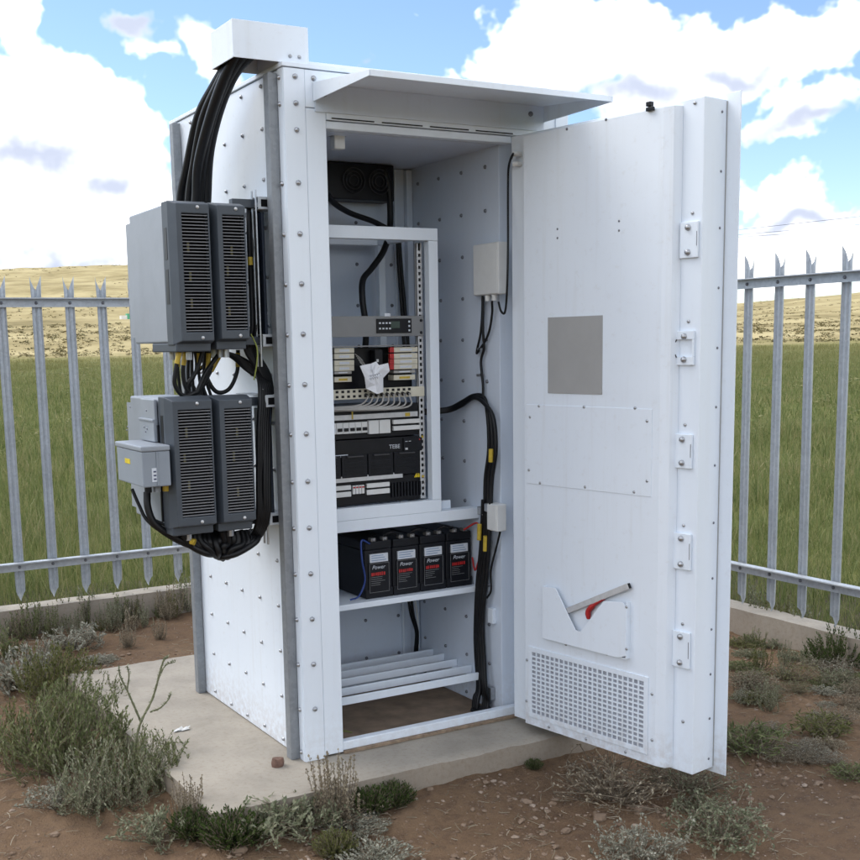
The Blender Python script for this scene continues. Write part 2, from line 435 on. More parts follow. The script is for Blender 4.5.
SCRUB = leaf_mat('hill_scrub', [(0.09, 0.085, 0.035), (0.16, 0.14, 0.065), (0.26, 0.21, 0.11)], 0.9, 0.0, 0.05)
STONE = leaf_mat('pebble_stone', [(0.13, 0.085, 0.058), (0.18, 0.125, 0.085), (0.24, 0.175, 0.125), (0.38, 0.31, 0.25)], 0.9, 0.0, 2.0)

# bolt meshes shared by every bolt
def dome_mesh(name, r, h, k=8):
    b = MB(); rings = [(r, 0), (r * 0.86, h * 0.6), (r * 0.45, h)]
    V = [(rr * math.cos(2 * math.pi * j / k), rr * math.sin(2 * math.pi * j / k), z) for rr, z in rings for j in range(k)]
    F = [(i * k + j, i * k + (j + 1) % k, (i + 1) * k + (j + 1) % k, (i + 1) * k + j) for i in range(2) for j in range(k)] + [tuple(range(2 * k, 3 * k))]
    b.add(V, F); return b
ROT = {'-x': (lambda a, b, h: (-h, a, b)), '-y': (lambda a, b, h: (a, -h, b)), '+x': (lambda a, b, h: (h, a, b)), 'z': (lambda a, b, h: (a, b, h)), '-z': (lambda a, b, h: (a, b, -h)), '+y': (lambda a, b, h: (a, h, b))}
_bolts = {}
def bolt(parent, at, face, r=0.0085, h=0.006, m=None, name='bolt'):
    m = m or STEEL
    key = (face if isinstance(face, str) else 'door', r, h, m.name)
    if key not in _bolts:
        b = dome_mesh('bolt', r, h); fn = ROT[face] if isinstance(face, str) else face
        b.v = [tuple(fn(*p)) for p in b.v]
        if face in ('-y', '-z'): b.f = [tuple(reversed(f)) for f in b.f]
        _bolts[key] = b.mesh('bolt', m, 50)
    return link(name, _bolts[key], parent, at)

G0 = -0.12       # yard level; the slab's top is z = 0
def ground(u, v): return atZ(u, v, G0)

# ================================================================== THE SETTING
from mathutils import noise as mnoise
def yard_h(x, y):
    n = mnoise.noise(Vector((x * 0.9, y * 0.9, 3.1))) * 0.018 + mnoise.noise(Vector((x * 4.3, y * 4.3, 7.7))) * 0.010 + mnoise.noise(Vector((x * 13, y * 13, 1.7))) * 0.009
    n += abs(mnoise.noise(Vector((x * 29, y * 29, 5.2)))) * 0.014
    dx = max(-0.44 - x, 0.0, x - 1.36); dy = max(-0.25 - y, 0.0, y - 1.62); d = math.hypot(dx, dy)
    n += 0.034 * math.exp(-(d / 0.22) ** 1.5)          # soil drifted against the slab
    return G0 + n


def sheet(name, xs, ys, hf, m):
    nx, ny = len(xs), len(ys)
    V = [(x, y, hf(x, y)) for y in ys for x in xs]
    F = [(j * nx + i, j * nx + i + 1, (j + 1) * nx + i + 1, (j + 1) * nx + i) for j in range(ny - 1) for i in range(nx - 1)]
    b = MB(); b.v = V; b.f = F
    return link(name, b.mesh(name, m, 180))
xs = list(np.linspace(-14, -3, 45)) + list(np.arange(-2.97, 2.92, 0.028)) + [2.92]
ys = list(np.linspace(-14, -3, 45)) + list(np.arange(-2.97, 2.97, 0.03)) + [2.99]
tag(sheet('soil_yard', xs, ys, yard_h, SOIL), 'bare reddish brown soil inside the fence', kind='structure')


def hill_angle(az):
    a = math.degrees(az)
    pts = [(-180, 2.4), (-60, 2.8), (-10, 3.3), (8, 3.62), (16, 3.85), (24, 3.6), (36, 2.0), (44, 1.38), (48, 1.62), (55, 2.0), (90, 2.6), (180, 2.4)]
    for (a0, h0), (a1, h1) in zip(pts, pts[1:]):
        if a0 <= a <= a1:
            t = (a - a0) / (a1 - a0); t = t * t * (3 - 2 * t); return h0 + (h1 - h0) * t
    return 2.4


def field_h(x, y):
    r = math.hypot(x, y); az = math.atan2(x - CAM_C[0], y - CAM_C[1])
    base = -0.13 + max(0.0, r - 12) * 0.0088
    if r < 112: return base + 0.03 * mnoise.noise(Vector((x * 0.25, y * 0.25, 0)))
    e = hill_angle(az) + 0.10 * mnoise.noise(Vector((math.sin(az) * 9, math.cos(az) * 9, 0))) + 0.05 * mnoise.noise(Vector((math.sin(az) * 40, math.cos(az) * 40, 2)))
    t = (r - 112) / 460; s = min(1.0, t); s = s ** 0.8
    h = 1.45 + r * math.tan(RAD(e * s)) if s > 0 else base
    h += mnoise.noise(Vector((x * 0.02, y * 0.02, 4))) * 1.6 * min(1, t * 3) + mnoise.noise(Vector((x * 0.07, y * 0.07, 9))) * 0.7 * min(1, t * 3)
    k = min(1.0, (r - 112) / 40); k = k * k * (3 - 2 * k)
    return base * (1 - k) + h * k if r < 900 else 1.45 + 900 * math.tan(RAD(e)) - (r - 900) * 0.05
radii = [0.0] + list(np.geomspace(1.5, 3500, 150)); NA = 540
V = [(0, 0, -0.2)]; F = []
for r in radii[1:]:
    for k in range(NA):
        a = 2 * math.pi * k / NA; x, y = r * math.sin(a), r * math.cos(a)
        z = field_h(x, y)
        if -15 < x < 3.1 and -15 < y < 3.2: z = -0.3       # lies below the yard inside the fence
        V.append((x, y, z))
for k in range(NA): F.append((0, 1 + (k + 1) % NA, 1 + k))
for i in range(len(radii) - 2):
    for k in range(NA):
        a, b_ = 1 + i * NA + k, 1 + i * NA + (k + 1) % NA
        F.append((a, b_, b_ + NA, a + NA))
b = MB(); b.v = V; b.f = F
tag(link('veld', b.mesh('veld', FIELD, 180)), 'green veld rising to dry yellow hills on the horizon', kind='structure')
# a verge of soil right outside the plinth, under the grass
b = MB()
for (x0, x1, y0, y1) in ((-14, 3.3, 3.0, 4.2), (2.9, 4.4, -14, 3.0)):
    b.add([(x0, y0, -0.10), (x1, y0, -0.10), (x1, y1, -0.125), (x0, y1, -0.125)], [(0, 1, 2, 3)])
tag(b.build('verge', simple('dark_verge_soil', (0.075, 0.065, 0.035), 1.0, var=0.4, scale=6, bmp=0.6, bscale=40)), 'dark soil verge outside the concrete plinth', kind='structure')

# concrete slab with a slightly worn edge
def rough_block(name, x0, x1, y0, y1, z0, z1, m, step=0.06, amp=0.006, bev=0.022):
    nx, ny = max(2, int((x1 - x0) / step)), max(2, int((y1 - y0) / step))
    nz = 4; b = MB(); idx = {}
    def vid(i, j, k):
        if (i, j, k) in idx: return idx[(i, j, k)]
        x = x0 + (x1 - x0) * i / nx; y = y0 + (y1 - y0) * j / ny; z = z0 + (z1 - z0) * k / nz
        e = (i in (0, nx)) + (j in (0, ny))
        if k == nz and e:      # worn arris
            w_ = bev * (0.4 + 1.6 * abs(mnoise.noise(Vector((x * 3, y * 3, 1)))) + 0.8 * abs(mnoise.noise(Vector((x * 17, y * 17, 1))))); z -= w_ * 0.6
        n = mnoise.noise(Vector((x * 5, y * 5, z * 5))) * amp + mnoise.noise(Vector((x * 19, y * 19, z * 19))) * amp * 0.5
        if e == 2: x += (0.014 if i == 0 else -0.014); y += (0.014 if j == 0 else -0.014)
        if i == 0: x -= n
        if i == nx: x += n
        if j == 0: y -= n
        if j == ny: y += n
        if k == nz and not e: z += n * 0.25
        idx[(i, j, k)] = len(b.v); b.v.append((x, y, z)); return idx[(i, j, k)]
    # insert an extra ring near the edges through non-uniform index mapping is not needed at this size
    for i in range(nx):
        for j in range(ny): b.f.append((vid(i, j, nz), vid(i + 1, j, nz), vid(i + 1, j + 1, nz), vid(i, j + 1, nz)))
    for k in range(nz):
        for i in range(nx):
            b.f.append((vid(i, 0, k), vid(i + 1, 0, k), vid(i + 1, 0, k + 1), vid(i, 0, k + 1)))
            b.f.append((vid(i + 1, ny, k), vid(i, ny, k), vid(i, ny, k + 1), vid(i + 1, ny, k + 1)))
        for j in range(ny):
            b.f.append((vid(0, j + 1, k), vid(0, j, k), vid(0, j, k + 1), vid(0, j + 1, k + 1)))
            b.f.append((vid(nx, j, k), vid(nx, j + 1, k), vid(nx, j + 1, k + 1), vid(nx, j, k + 1)))
    return b
tag(rough_block('slab', -0.44, 1.36, -0.25, 1.62, -0.26, 0.0, CONC, 0.024, 0.005, 0.012).build('concrete_slab', CONC, smooth=50), 'pale concrete slab under the cabinet', kind='structure')
tag(rough_block('kerb', -14, 3.04, 2.95, 3.10, -0.3, 0.035, CONC, 0.05, 0.004, 0.007).build('kerb', CONC, smooth=50), 'concrete plinth along the back fence', kind='structure')
tag(rough_block('kerb', 2.89, 3.04, -14, 2.948, -0.3, 0.022, CONC, 0.05, 0.004, 0.007).build('kerb', CONC, smooth=50), 'concrete plinth along the fence to the right of the open door', kind='structure')

# ================================================================== FENCES
def picket_mesh(H0, H1):
    """W-section pale with a forked top and a pointed foot; local origin at z = 0"""
    prof = [(-0.027, 0.000), (-0.020, 0.014), (-0.006, 0.014), (0.0, 0.005), (0.006, 0.014), (0.020, 0.014), (0.027, 0.000)]
    top = [0.0, -0.028, -0.066, -0.078, -0.066, -0.028, 0.0]
    flare = [0.004, 0.002, 0, 0, 0, 0.002, 0.004]
    b = MB(); n = len(prof); rows = []
    def row(zs, sc=1.0, fl=False):
        base = len(b.v)
        for i, (w_, d_) in enumerate(prof):
            x = w_ * sc + (math.copysign(flare[i], w_) if fl else 0)
            b.v.append((x, d_, zs[i]))
        rows.append(base)
    row([H0 + abs(w_) * 2.1 - 0.0 for w_, d_ in prof], 0.92)
    row([H0 + 0.10] * n); row([H1 - 0.12] * n); row([H1 + t for t in top], 1.0, True)
    for a, c in zip(rows, rows[1:]):
        for i in range(n - 1): b.f.append((a + i, a + i + 1, c + i + 1, c + i))
    return b.mesh('picket', GALV)


PK = picket_mesh(0.06, 1.855)
def fence(label, origin, direction, cs, c0, c1, inward, group=None):
    """cs: positions of the pales along the line; inward: unit vector towards the yard"""
    ox, oy = origin
    def P(c, d, z): return (ox + direction[0] * c + inward[0] * d, oy + direction[1] * c + inward[1] * d, z)
    t = thing('palisade_fence', label, 'fence', P((c0 + c1) / 2, 0, 0))
    ang = math.atan2(direction[1], direction[0])
    for zt in (1.735, 0.285):
        b = MB(); b.box(c0, c1, 0.005, 0.012, zt - 0.05, zt, lambda c, d, z: P(c, d, z))
        b.box(c0, c1, 0.0125, 0.052, zt - 0.006, zt, lambda c, d, z: P(c, d, z))
        rl = b.build('rail', GALV, t)
        for c in cs:
            bolt(rl, P(c, 0.012, zt - 0.028), ROT['-y'] if False else ('-y' if inward[1] < -0.5 else '-x'), 0.009, 0.009, BOLT_DARK)
    for c in cs:
        o = link('picket', PK, t, P(c, -0.0005, 0))
        o.rotation_euler = (RAD(random.uniform(-0.3, 0.3)), RAD(random.uniform(-0.35, 0.35)) , ang + (0 if inward[1] < -0.5 else math.pi) + RAD(random.uniform(-2, 2)))
    return t
xs_b = [-0.152 + 0.184 * k for k in range(-14, 17) if -0.152 + 0.184 * k < 2.8]
fence('grey galvanised palisade fence seen left of the cabinet, behind the slab', (0, 3.015), (1, 0), xs_b, -2.9, 2.86, (0, -1))
ys_r = [0.123 + 0.197 * k for k in range(-9, 15) if 0.123 + 0.197 * k < 2.95]
fence('grey galvanised palisade fence to the right of the open door', (2.85, 0), (0, 1), ys_r, -1.75, 2.96, (-1, 0))

# ================================================================== GRASS outside the plinth (nobody could count it)
def grass():
    cx, cy = CAM_C[0], CAM_C[1]
    N = 420000
    az = rng.uniform(RAD(-2), RAD(64), N)
    r = np.exp(rng.uniform(math.log(4.6), math.log(100), N))
    # gather the blades in tufts
    na, nr = 5200, None
    ta = rng.uniform(RAD(-2), RAD(64), na); tr = np.exp(rng.uniform(math.log(4.6), math.log(100), na))
    ti = rng.integers(0, na, N); use = rng.random(N) < 0.55
    x = cx + r * np.sin(az); y = cy + r * np.cos(az)
    spread = 0.025 * tr[ti] ** 0.75
    xt = cx + tr[ti] * np.sin(ta[ti]) + rng.normal(0, 1, N) * spread; yt = cy + tr[ti] * np.cos(ta[ti]) + rng.normal(0, 1, N) * spread
    x = np.where(use, xt, x); y = np.where(use, yt, y)
    keep = (y > 3.13) | (x > 3.07)
    x, y, use = x[keep], y[keep], use[keep]; n = len(x)
    dist = np.hypot(x - cx, y - cy)
    patch = np.array([mnoise.noise(Vector((a * 0.22, b_ * 0.22, 5.0))) for a, b_ in zip(x[::1], y[::1])])
    h = rng.uniform(0.06, 0.26, n) * (1 + 0.5 * patch) * np.where(use, 1.15, 0.8) * (1 + 0.004 * dist)
    edge = np.minimum(np.where(y > 3.13, y - 3.13, 9), np.where(x > 3.07, x - 3.07, 9)); h *= np.clip(0.55 + edge * 0.5, 0.5, 1.0)
    wd = rng.uniform(0.0012, 0.0029, n) * np.clip(dist / 6.5, 0.8, 5.0)
    a = rng.uniform(0, 2 * math.pi, n); lean = np.abs(rng.normal(0, 0.42, n)); b_a = a + rng.normal(0, 0.8, n)
    z0 = np.array([field_h(p, q) for p, q in zip(x, y)]) - 0.02
    dx, dy = np.cos(a), np.sin(a); bx, by = np.cos(b_a) * lean, np.sin(b_a) * lean
    V = np.zeros((n, 5, 3), np.float32)
    V[:, 0] = np.stack([x - dx * wd, y - dy * wd, z0], 1); V[:, 1] = np.stack([x + dx * wd, y + dy * wd, z0], 1)
    mx, my, mz = x + bx * h * 0.4, y + by * h * 0.4, z0 + h * 0.58
    V[:, 2] = np.stack([mx + dx * wd * 0.75, my + dy * wd * 0.75, mz], 1); V[:, 3] = np.stack([mx - dx * wd * 0.75, my - dy * wd * 0.75, mz], 1)
    V[:, 4] = np.stack([x + bx * h * 1.05, y + by * h * 1.05, z0 + h * np.clip(1 - lean * 0.25, 0.55, 1)], 1)
    idx = np.arange(n, dtype=np.int32)[:, None] * 5
    loops = np.concatenate([idx + np.array([0, 1, 2, 3], np.int32), idx + np.array([3, 2, 4], np.int32)], 1).ravel()
    me = bpy.data.meshes.new('grass'); me.vertices.add(n * 5); me.vertices.foreach_set('co', V.ravel())
    me.loops.add(len(loops)); me.loops.foreach_set('vertex_index', loops.astype(np.int32))
    st = (np.arange(n)[:, None] * 7 + np.array([0, 4])).ravel().astype(np.int32)
    me.polygons.add(n * 2); me.polygons.foreach_set('loop_start', st)
    me.materials.append(GRASS); me.update(calc_edges=True); me.validate()
    tag(link('grass', me), 'tall green grass growing beyond the fences', 'grass', kind='stuff')
grass()


def clump(r, n, sq=0.6, seed=0, sz=(0.25, 0.5)):
    """a ragged bush of leaf-like shards"""
    q = random.Random(seed); V, F = [], []
    for _ in range(n):
        th = q.uniform(0, 2 * math.pi); ph = math.acos(q.uniform(0, 1)); rr = r * q.uniform(0.45, 1.0)
        c = Vector((rr * math.sin(ph) * math.cos(th), rr * math.sin(ph) * math.sin(th), rr * math.cos(ph) * sq))
        s = r * q.uniform(*sz)
        for k in range(3): V.append(tuple(c + Vector((q.uniform(-s, s), q.uniform(-s, s), q.uniform(-s * 0.6, s * 0.6)))))
        m_ = len(V); F.append((m_ - 3, m_ - 2, m_ - 1))
    return V, F
def scatter_hill():
    b = MB(); kinds = [clump(1.0, 14, 0.6, s) for s in range(6)]
    q = random.Random(3)
    for _ in range(9000):
        az = RAD(q.uniform(2, 60)); r = math.exp(q.uniform(math.log(118), math.log(620)))
        x, y = CAM_C[0] + r * math.sin(az), CAM_C[1] + r * math.cos(az)
        if mnoise.noise(Vector((x * 0.015, y * 0.015, 2))) < -0.25 + (0.25 if r > 420 else 0): continue
        s = q.uniform(0.2, 0.62) * (1 + r / 600); z = field_h(x, y)
        V, F = kinds[q.randrange(6)]; a = q.uniform(0, 6.28); ca, sa = math.cos(a), math.sin(a)
        b.add([(x + (p[0] * ca - p[1] * sa) * s, y + (p[0] * sa + p[1] * ca) * s, z + p[2] * s * 0.75) for p in V], F)
    return b
tag(link('scrub', scatter_hill().mesh('scrub', SCRUB)), 'low scrub dotted over the dry hillside', 'scrub', kind='stuff')
# darker tussocks standing in the field
b = MB(); q = random.Random(11)
for _ in range(420):
    az = RAD(q.uniform(4, 58)); r = math.exp(q.uniform(math.log(14), math.log(110)))
    x, y = CAM_C[0] + r * math.sin(az), CAM_C[1] + r * math.cos(az)
    if not (y > 4 or x > 4): continue
    z = field_h(x, y); s = q.uniform(0.12, 0.3) * (1 + r / 60)
    V, F = clump(s, 110, 0.9, q.randrange(999), (0.06, 0.16)); b.add([(x + p[0], y + p[1], z + p[2]) for p in V], F)
tag(link('tussocks', b.mesh('tussocks', GRASS)), 'rough tussocks standing in the green field', 'tussock', kind='stuff')
# the far white shed on the hillside
p = np.array(ray(124, 324)); p = p / math.hypot(p[0], p[1]); hx, hy = CAM_C[0] + p[0] * 260, CAM_C[1] + p[1] * 260; hz = field_h(hx, hy)
sh = thing('shed', 'tiny white shed with a green end far off on the yellow hillside', 'shed', (hx, hy, hz))
MB().box(hx - 0.7, hx + 0.6, hy - 0.6, hy + 0.6, hz - 1, hz + 0.75).build('wall', simple('shed_white', (0.75, 0.75, 0.73), 0.7), sh)
MB().box(hx + 0.62, hx + 1.2, hy - 0.6, hy + 0.6, hz - 1, hz + 1.15).build('annex', simple('shed_green', (0.10, 0.40, 0.24), 0.6), sh)
# overhead wires to the right
for k, (uv0, uv1, lb) in enumerate([((741, 229.5), (860, 216.5), 'upper overhead wire in the sky right of the open door'), ((741, 234.5), (860, 224.5), 'middle overhead wire in the sky right of the open door'), ((741, 237), (860, 229), 'lowest overhead wire in the sky right of the open door')]):
    A, B = atY(*uv0, 52), atY(*uv1, 46); d = B - A; A2, B2 = A - d * 2.2, B + d * 2.6
    pts = [A2 + (B2 - A2) * (i / 24) + Vector((0, 0, 0.0)) for i in range(25)]
    tag(MB().tube(pts, 0.011, 6).build('overhead_wire', BLACK_PL), lb, 'wire')

# ================================================================== CABINET
cab = thing('equipment_cabinet', 'tall white steel equipment cabinet with its door standing open', 'cabinet', (0.56, 0.55, 0.0))
Hc = 2.35
side = MB().box(0.0, 0.06, 0.05, 1.10, 0.004, 2.335).build('side_panel', WHITE, cab, 0.002)
for yb in (0.183, 0.353, 0.525, 0.695, 0.870):
    for k in range(15):
        bolt(side, (0.0, yb + random.uniform(-.003, .003), 0.031 + 0.1648 * k + random.uniform(-.004, .004) + (0.0 if k < 14 else -0.03)), '-x', 0.0075, 0.008)
far = MB().box(0.875, 1.14, 0.055, 1.10, 0.004, 2.335).build('side_panel', WHITE_SHADED, cab, 0.002)
for yb in (0.14, 0.305, 0.468, 0.632):
    for k in range(14):
        z = 0.030 + 0.1585 * k
        if yb > 0.4 and 0.75 < z < 0.83: continue
        bolt(far, (0.875, yb + random.uniform(-.003, .003), z), '-x', 0.0075, 0.007, BOLT_DARK)
back = MB().box(0.061, 0.874, 0.70, 1.098, 0.004, 2.154).build('back_panel', WHITE_SHADED, cab)
for xb in (0.30, 0.46, 0.62, 0.78):
    for k in range(13): bolt(back, (xb, 0.70, 0.12 + 0.165 * k), '-y', 0.0075, 0.007, BOLT_DARK)
MB().box(0.845, 0.872, 0.672, 0.699, 0.01, 2.15).build('corner_trim', WHITE_SHADED, cab, 0.002)
MB().box(0.795, 0.803, 0.685, 0.699, 0.02, 2.15).build('cable_trunk', WHITE_TRIM, cab, 0.002)
MB().box(0.061, 0.874, 0.055, 1.097, 2.156, 2.333).build('ceiling_liner', WHITE_SHADED, cab)
rf = MB().box(-0.006, 1.146, -0.004, 1.11, 2.3375, 2.352).build('roof', WHITE, cab, 0.002)
MB().box(0.045, 1.095, 0.045, 1.06, 2.353, 2.372).build('roof_cap', WHITE, rf, 0.004)
# front frame: corner angle, inner strip, header, hinge pillar
ca = MB().box(0.0, 0.0745, 0.0, 0.004, 0.0, 2.335).box(-0.002, 0.002, 0.0045, 0.0445, 0.0, 2.335).build('corner_angle', WHITE_TRIM, cab, 0.0012)
for z in (2.309, 2.226, 2.142, 1.975, 1.812, 1.65, 1.485, 1.318, 1.152, 0.99, 0.83, 0.67, 0.51, 0.349, 0.187):
    bolt(ca, (0.041, 0.0, z), '-y', 0.0095, 0.0085)
    if z != 2.142: bolt(ca, (-0.002, 0.028, z - 0.002), '-x', 0.0085, 0.008)
bolt(ca, (-0.002, 0.028, 0.03), '-x', 0.0085, 0.008)
MB().box(0.0755, 0.150, 0.0015, 0.05, 0.008, 2.215).build('front_strip', WHITE_TRIM, cab, 0.003)
MB().box(0.006, 0.074, 0.006, 0.049, 0.002, 2.33).build('pillar_core', WHITE, cab)
hd = MB().prism([(0.0755, 2.217), (0.151, 2.217), (0.151, 2.1835), (1.138, 2.1835), (1.138, 2.335), (0.0755, 2.335)], 0.05, 0.0015, lambda a, b_, h: (a, h, b_)).build('header', WHITE_TRIM, cab, 0.002)
bolt(hd, (0.108, 0.0015, 2.309), '-y', 0.0095, 0.0085)
MB().box(0.152, 0.90, 0.010, 0.048, 2.156, 2.181).build('header_seal', WHITE_TRIM, cab, 0.003)
for k in range(4): MB().box(0.17 + k * 0.19, 0.33 + k * 0.19, -0.0005, 0.0012, 2.1865, 2.1905).build('seal_gap', BLACK, hd)
MB().box(0.945, 1.14, 0.0015, 0.05, 0.006, 2.182).build('hinge_pillar', WHITE_TRIM, cab, 0.003)
MB().box(1.146, 1.150, 0.0, 0.04, 0.0, 2.335).box(1.09, 1.1455, -0.0045, -0.0005, 2.19, 2.335).build('corner_angle', WHITE_TRIM, cab, 0.001)
sl = MB().box(0.151, 0.944, 0.006, 0.040, 0.012, 0.044).build('sill', WHITE_TRIM, cab, 0.003)
MB().box(0.151, 0.944, -0.006, 0.038, 0.002, 0.0115).build('sill_lip', RUSTY, sl)
MB().box(0.07, 0.872, 0.041, 0.699, 0.0025, 0.006).build('floor', DUSTY, cab)
# shelf, battery tray, floor slats
sf = MB().box(0.07, 0.872, 0.20, 0.235, 0.764, 0.806).box(0.07, 0.7005, 0.236, 0.698, 0.794, 0.805).box(0.701, 0.872, 0.236, 0.262, 0.794, 0.805).build('shelf', WHITE_TRIM, cab, 0.002)
MB().box(0.07, 0.872, 0.20, 0.228, 0.470, 0.492).box(0.07, 0.872, 0.229, 0.698, 0.484, 0.491).build('battery_tray', WHITE_TRIM, cab, 0.002)
for y in (0.16, 0.265, 0.375, 0.475, 0.565):
    MB().box(0.07, 0.873, y, y + 0.010, 0.122, 0.152).build('slat', WHITE_TRIM, cab, 0.002)
MB().box(0.846, 0.8735, 0.155, 0.66, 0.100, 0.1215).build('slat_bearer', WHITE_TRIM, cab, 0.002)
MB().box(0.852, 0.874, 0.10, 0.13, 0.05, 0.10).build('wall_bracket', STEEL, cab, 0.002)
MB().box(0.857, 0.874, 0.09, 0.125, 0.36, 0.42).build('wall_bracket', WHITE_TRIM, cab, 0.002)

MB().box(0.701, 0.775, 0.255, 0.262, 0.8055, 0.838).build('shelf_upstand', WHITE_TRIM, sf, 0.001)
# rain canopy over the door
def cn(a, b_, h): return (h, a, b_)
cp = MB(); x0, x1, yf = 0.108, 1.035, -0.385
cp.prism([(0.0, 2.297), (yf, 2.259), (yf, 2.240), (yf + 0.004, 2.240), (yf + 0.004, 2.2565), (0.0, 2.2935)], x0, x1, cn)
can = cp.build('canopy', WHITE, cab, 0.001)
for xa, xb in ((x0 - 0.0045, x0 - 0.0005), (x1 + 0.0005, x1 + 0.0045)):
    MB().prism([(0.0, 2.2965), (yf, 2.2585), (yf, 2.240), (0.0, 2.237)], xa, xb, cn).build('gusset', WHITE, can, 0.001)
MB().box(x0, x1, -0.0045, -0.0005, 2.205, 2.2925).build('flange', WHITE_SHADED, can)
for xx in (x0 + 0.035, x1 - 0.06): bolt(can, (xx, -0.0045, 2.262), '-y', 0.010, 0.009, BOLT_DARK)
# cable hood on the roof corner
h0, h1, g0, g1, k0, k1, tw = -0.161, 0.102, 0.02, 0.213, 2.354, 2.470, 0.003
hb = MB().box(h0, h1, g0, g0 + tw, k0, k1).box(h0, h0 + tw, g0 + tw, g1, k0, k1).box(h0 + tw, h1, g1 - tw, g1, k0, k1).box(h0 + tw, h1, g0 + tw, g1 - tw, k1 - tw, k1).box(h1 - tw, h1, g0 + tw, g1 - tw, k0, k1 - tw)
hood = hb.build('cable_hood', WHITE, cab, 0.0012)
MB().box(-0.002, h1 - 0.004, g0 + 0.012, g1 - 0.012, k0 - 0.0005, k0 + 0.09).build('hood_inner', WHITE_SHADED, hood)
for xx in (0.035, 0.068): bolt(hood, (xx, g0, 2.375), '-y', 0.0065, 0.007)
for yb, nm in ((0.045, 'strut'), (0.985, 'strut')):
    s_ = MB()
    s_.box(-0.034, -0.002, yb, yb + 0.003, 0.0, 2.325).box(-0.034, -0.031, yb + 0.0035, yb + 0.042, 0.0, 2.325).box(-0.0305, -0.002, yb + 0.039, yb + 0.042, 0.0, 2.325)
    s_.build('galvanised_strut', GALV_DULL, cab, 0.0015)
# ceiling fittings
sn = thing('sensor', 'small white sensor hanging from the cabinet ceiling', 'sensor', atY(338.5, 137, 0.12))
p = atY(338.5, 139, 0.12)
MB().box(p.x - 0.021, p.x + 0.021, 0.11, 0.145, p.z - 0.034, p.z + 0.022).build('body', WHITE_PLASTIC, sn, 0.004)
MB().box(p.x - 0.028, p.x + 0.028, 0.115, 0.14, p.z + 0.023, 2.155).build('bracket', STEEL, sn)
fan = thing('fan_unit', 'black twin fan box under the cabinet ceiling at the back', 'fan', (0.60, 0.64, 2.0))
MB().box(0.44, 0.745, 0.60, 0.698, 2.012, 2.152).build('housing', BLACK_PL, fan, 0.004)
for xx in (0.56, 0.675):
    rg = MB()
    for rr in (0.020, 0.034, 0.048): rg.tube([(xx + rr * math.cos(a), 0.592, 2.085 + rr * math.sin(a)) for a in np.linspace(0, 2 * math.pi, 25)], 0.0022, 5, False)
    rg.build('fan_guard', FIN, fan)
    bl = MB()
    for k in range(6):
        a = k * math.pi / 3; ca_, sa_ = math.cos(a), math.sin(a)
        bl.add([(xx + 0.012 * ca_, 0.597, 2.085 + 0.012 * sa_), (xx + 0.046 * ca_ - 0.01 * sa_, 0.5985, 2.085 + 0.046 * sa_ + 0.01 * ca_), (xx + 0.044 * ca_ + 0.016 * -sa_ * -1, 0.594, 2.085 + 0.044 * sa_ - 0.016 * ca_)], [(0, 1, 2)])
    bl.build('fan_blade', BLACK_PL, fan)

# ------------------------------------------------------------------ door (open, a part of the cabinet)
DA = RAD(9.45); DP = (0.853, -0.056)
dvx, dvy = math.sin(DA), -math.cos(DA); nvx, nvy = math.cos(DA), math.sin(DA)
def D(s, t, z): return (DP[0] + dvx * s + nvx * t, DP[1] + dvy * s + nvy * t, z)
def onD(u, v, t):
    """pixel -> (s, z) on the door plane at depth t"""
    d = ray(u, v); n = np.array([nvx, nvy, 0.0]); P0 = np.array(D(0, t, 0)); k = ((P0 - CAM_C) @ n) / (d @ n); P = CAM_C + d * k
    return (P[0] - P0[0]) * dvx + (P[1] - P0[1]) * dvy, P[2]
def Dbox(b, s0, s1, t0, t1, z0, z1): return b.box(s0, s1, t0, t1, z0, z1, D)
door = Dbox(MB(), 0.0, 0.823, 0.0, 0.112, 0.030, 2.166).build('door', WHITE_TRIM, cab, 0.003)
Dbox(MB(), -0.02, 0.872, 0.1125, 0.1165, 0.012, 2.186).build('door_skin', WHITE, door, 0.001)
Dbox(MB(), 0.8235, 0.8245, 0.1085, 0.112, 0.035, 2.162).build('door_seal', PANEL_GREY, door)
RT = -0.036      # raised inner panel
sA = onD(524.5, 430, RT)[0]; sB = onD(659.5, 430, RT)[0]; sC = sB + 0.046
pr = MB(); zlo, zhi = 0.036, 2.150
pr.prism([(sA, 0.0), (sA, RT), (sB, RT), (sB + 0.034, RT + 0.007), (sC, -0.0005), (sC - 0.001, 0.0)], zlo, zhi, lambda a, b_, h: D(a, b_ - 0.0005, h))
pan = pr.build('inner_panel', WHITE, door, 0.0015)
def dbolt(u, v, t, r=0.006, h=0.004, m=None, parent=None):
    s_, z_ = onD(u, v, t)
    return bolt(parent or door, D(s_, t, z_), lambda a, b_, c: (dvx * a - nvx * c, dvy * a - nvy * c, b_), r, h, m or STEEL)
# grey blank plate
def dplate(quad, t0, t1):
    pts = [onD(u, v, t0) for u, v in quad]; return MB().prism(pts, t0, t1, lambda a, b_, h: D(a, h, b_))
s0, z1 = onD(548.5, 317.5, RT); s1, z0 = onD(602.5, 394.5, RT)
Dbox(MB(), s0, s1, RT - 0.004, RT - 0.0006, z0, z1).build('blank_plate', PANEL_GREY, door, 0.001)
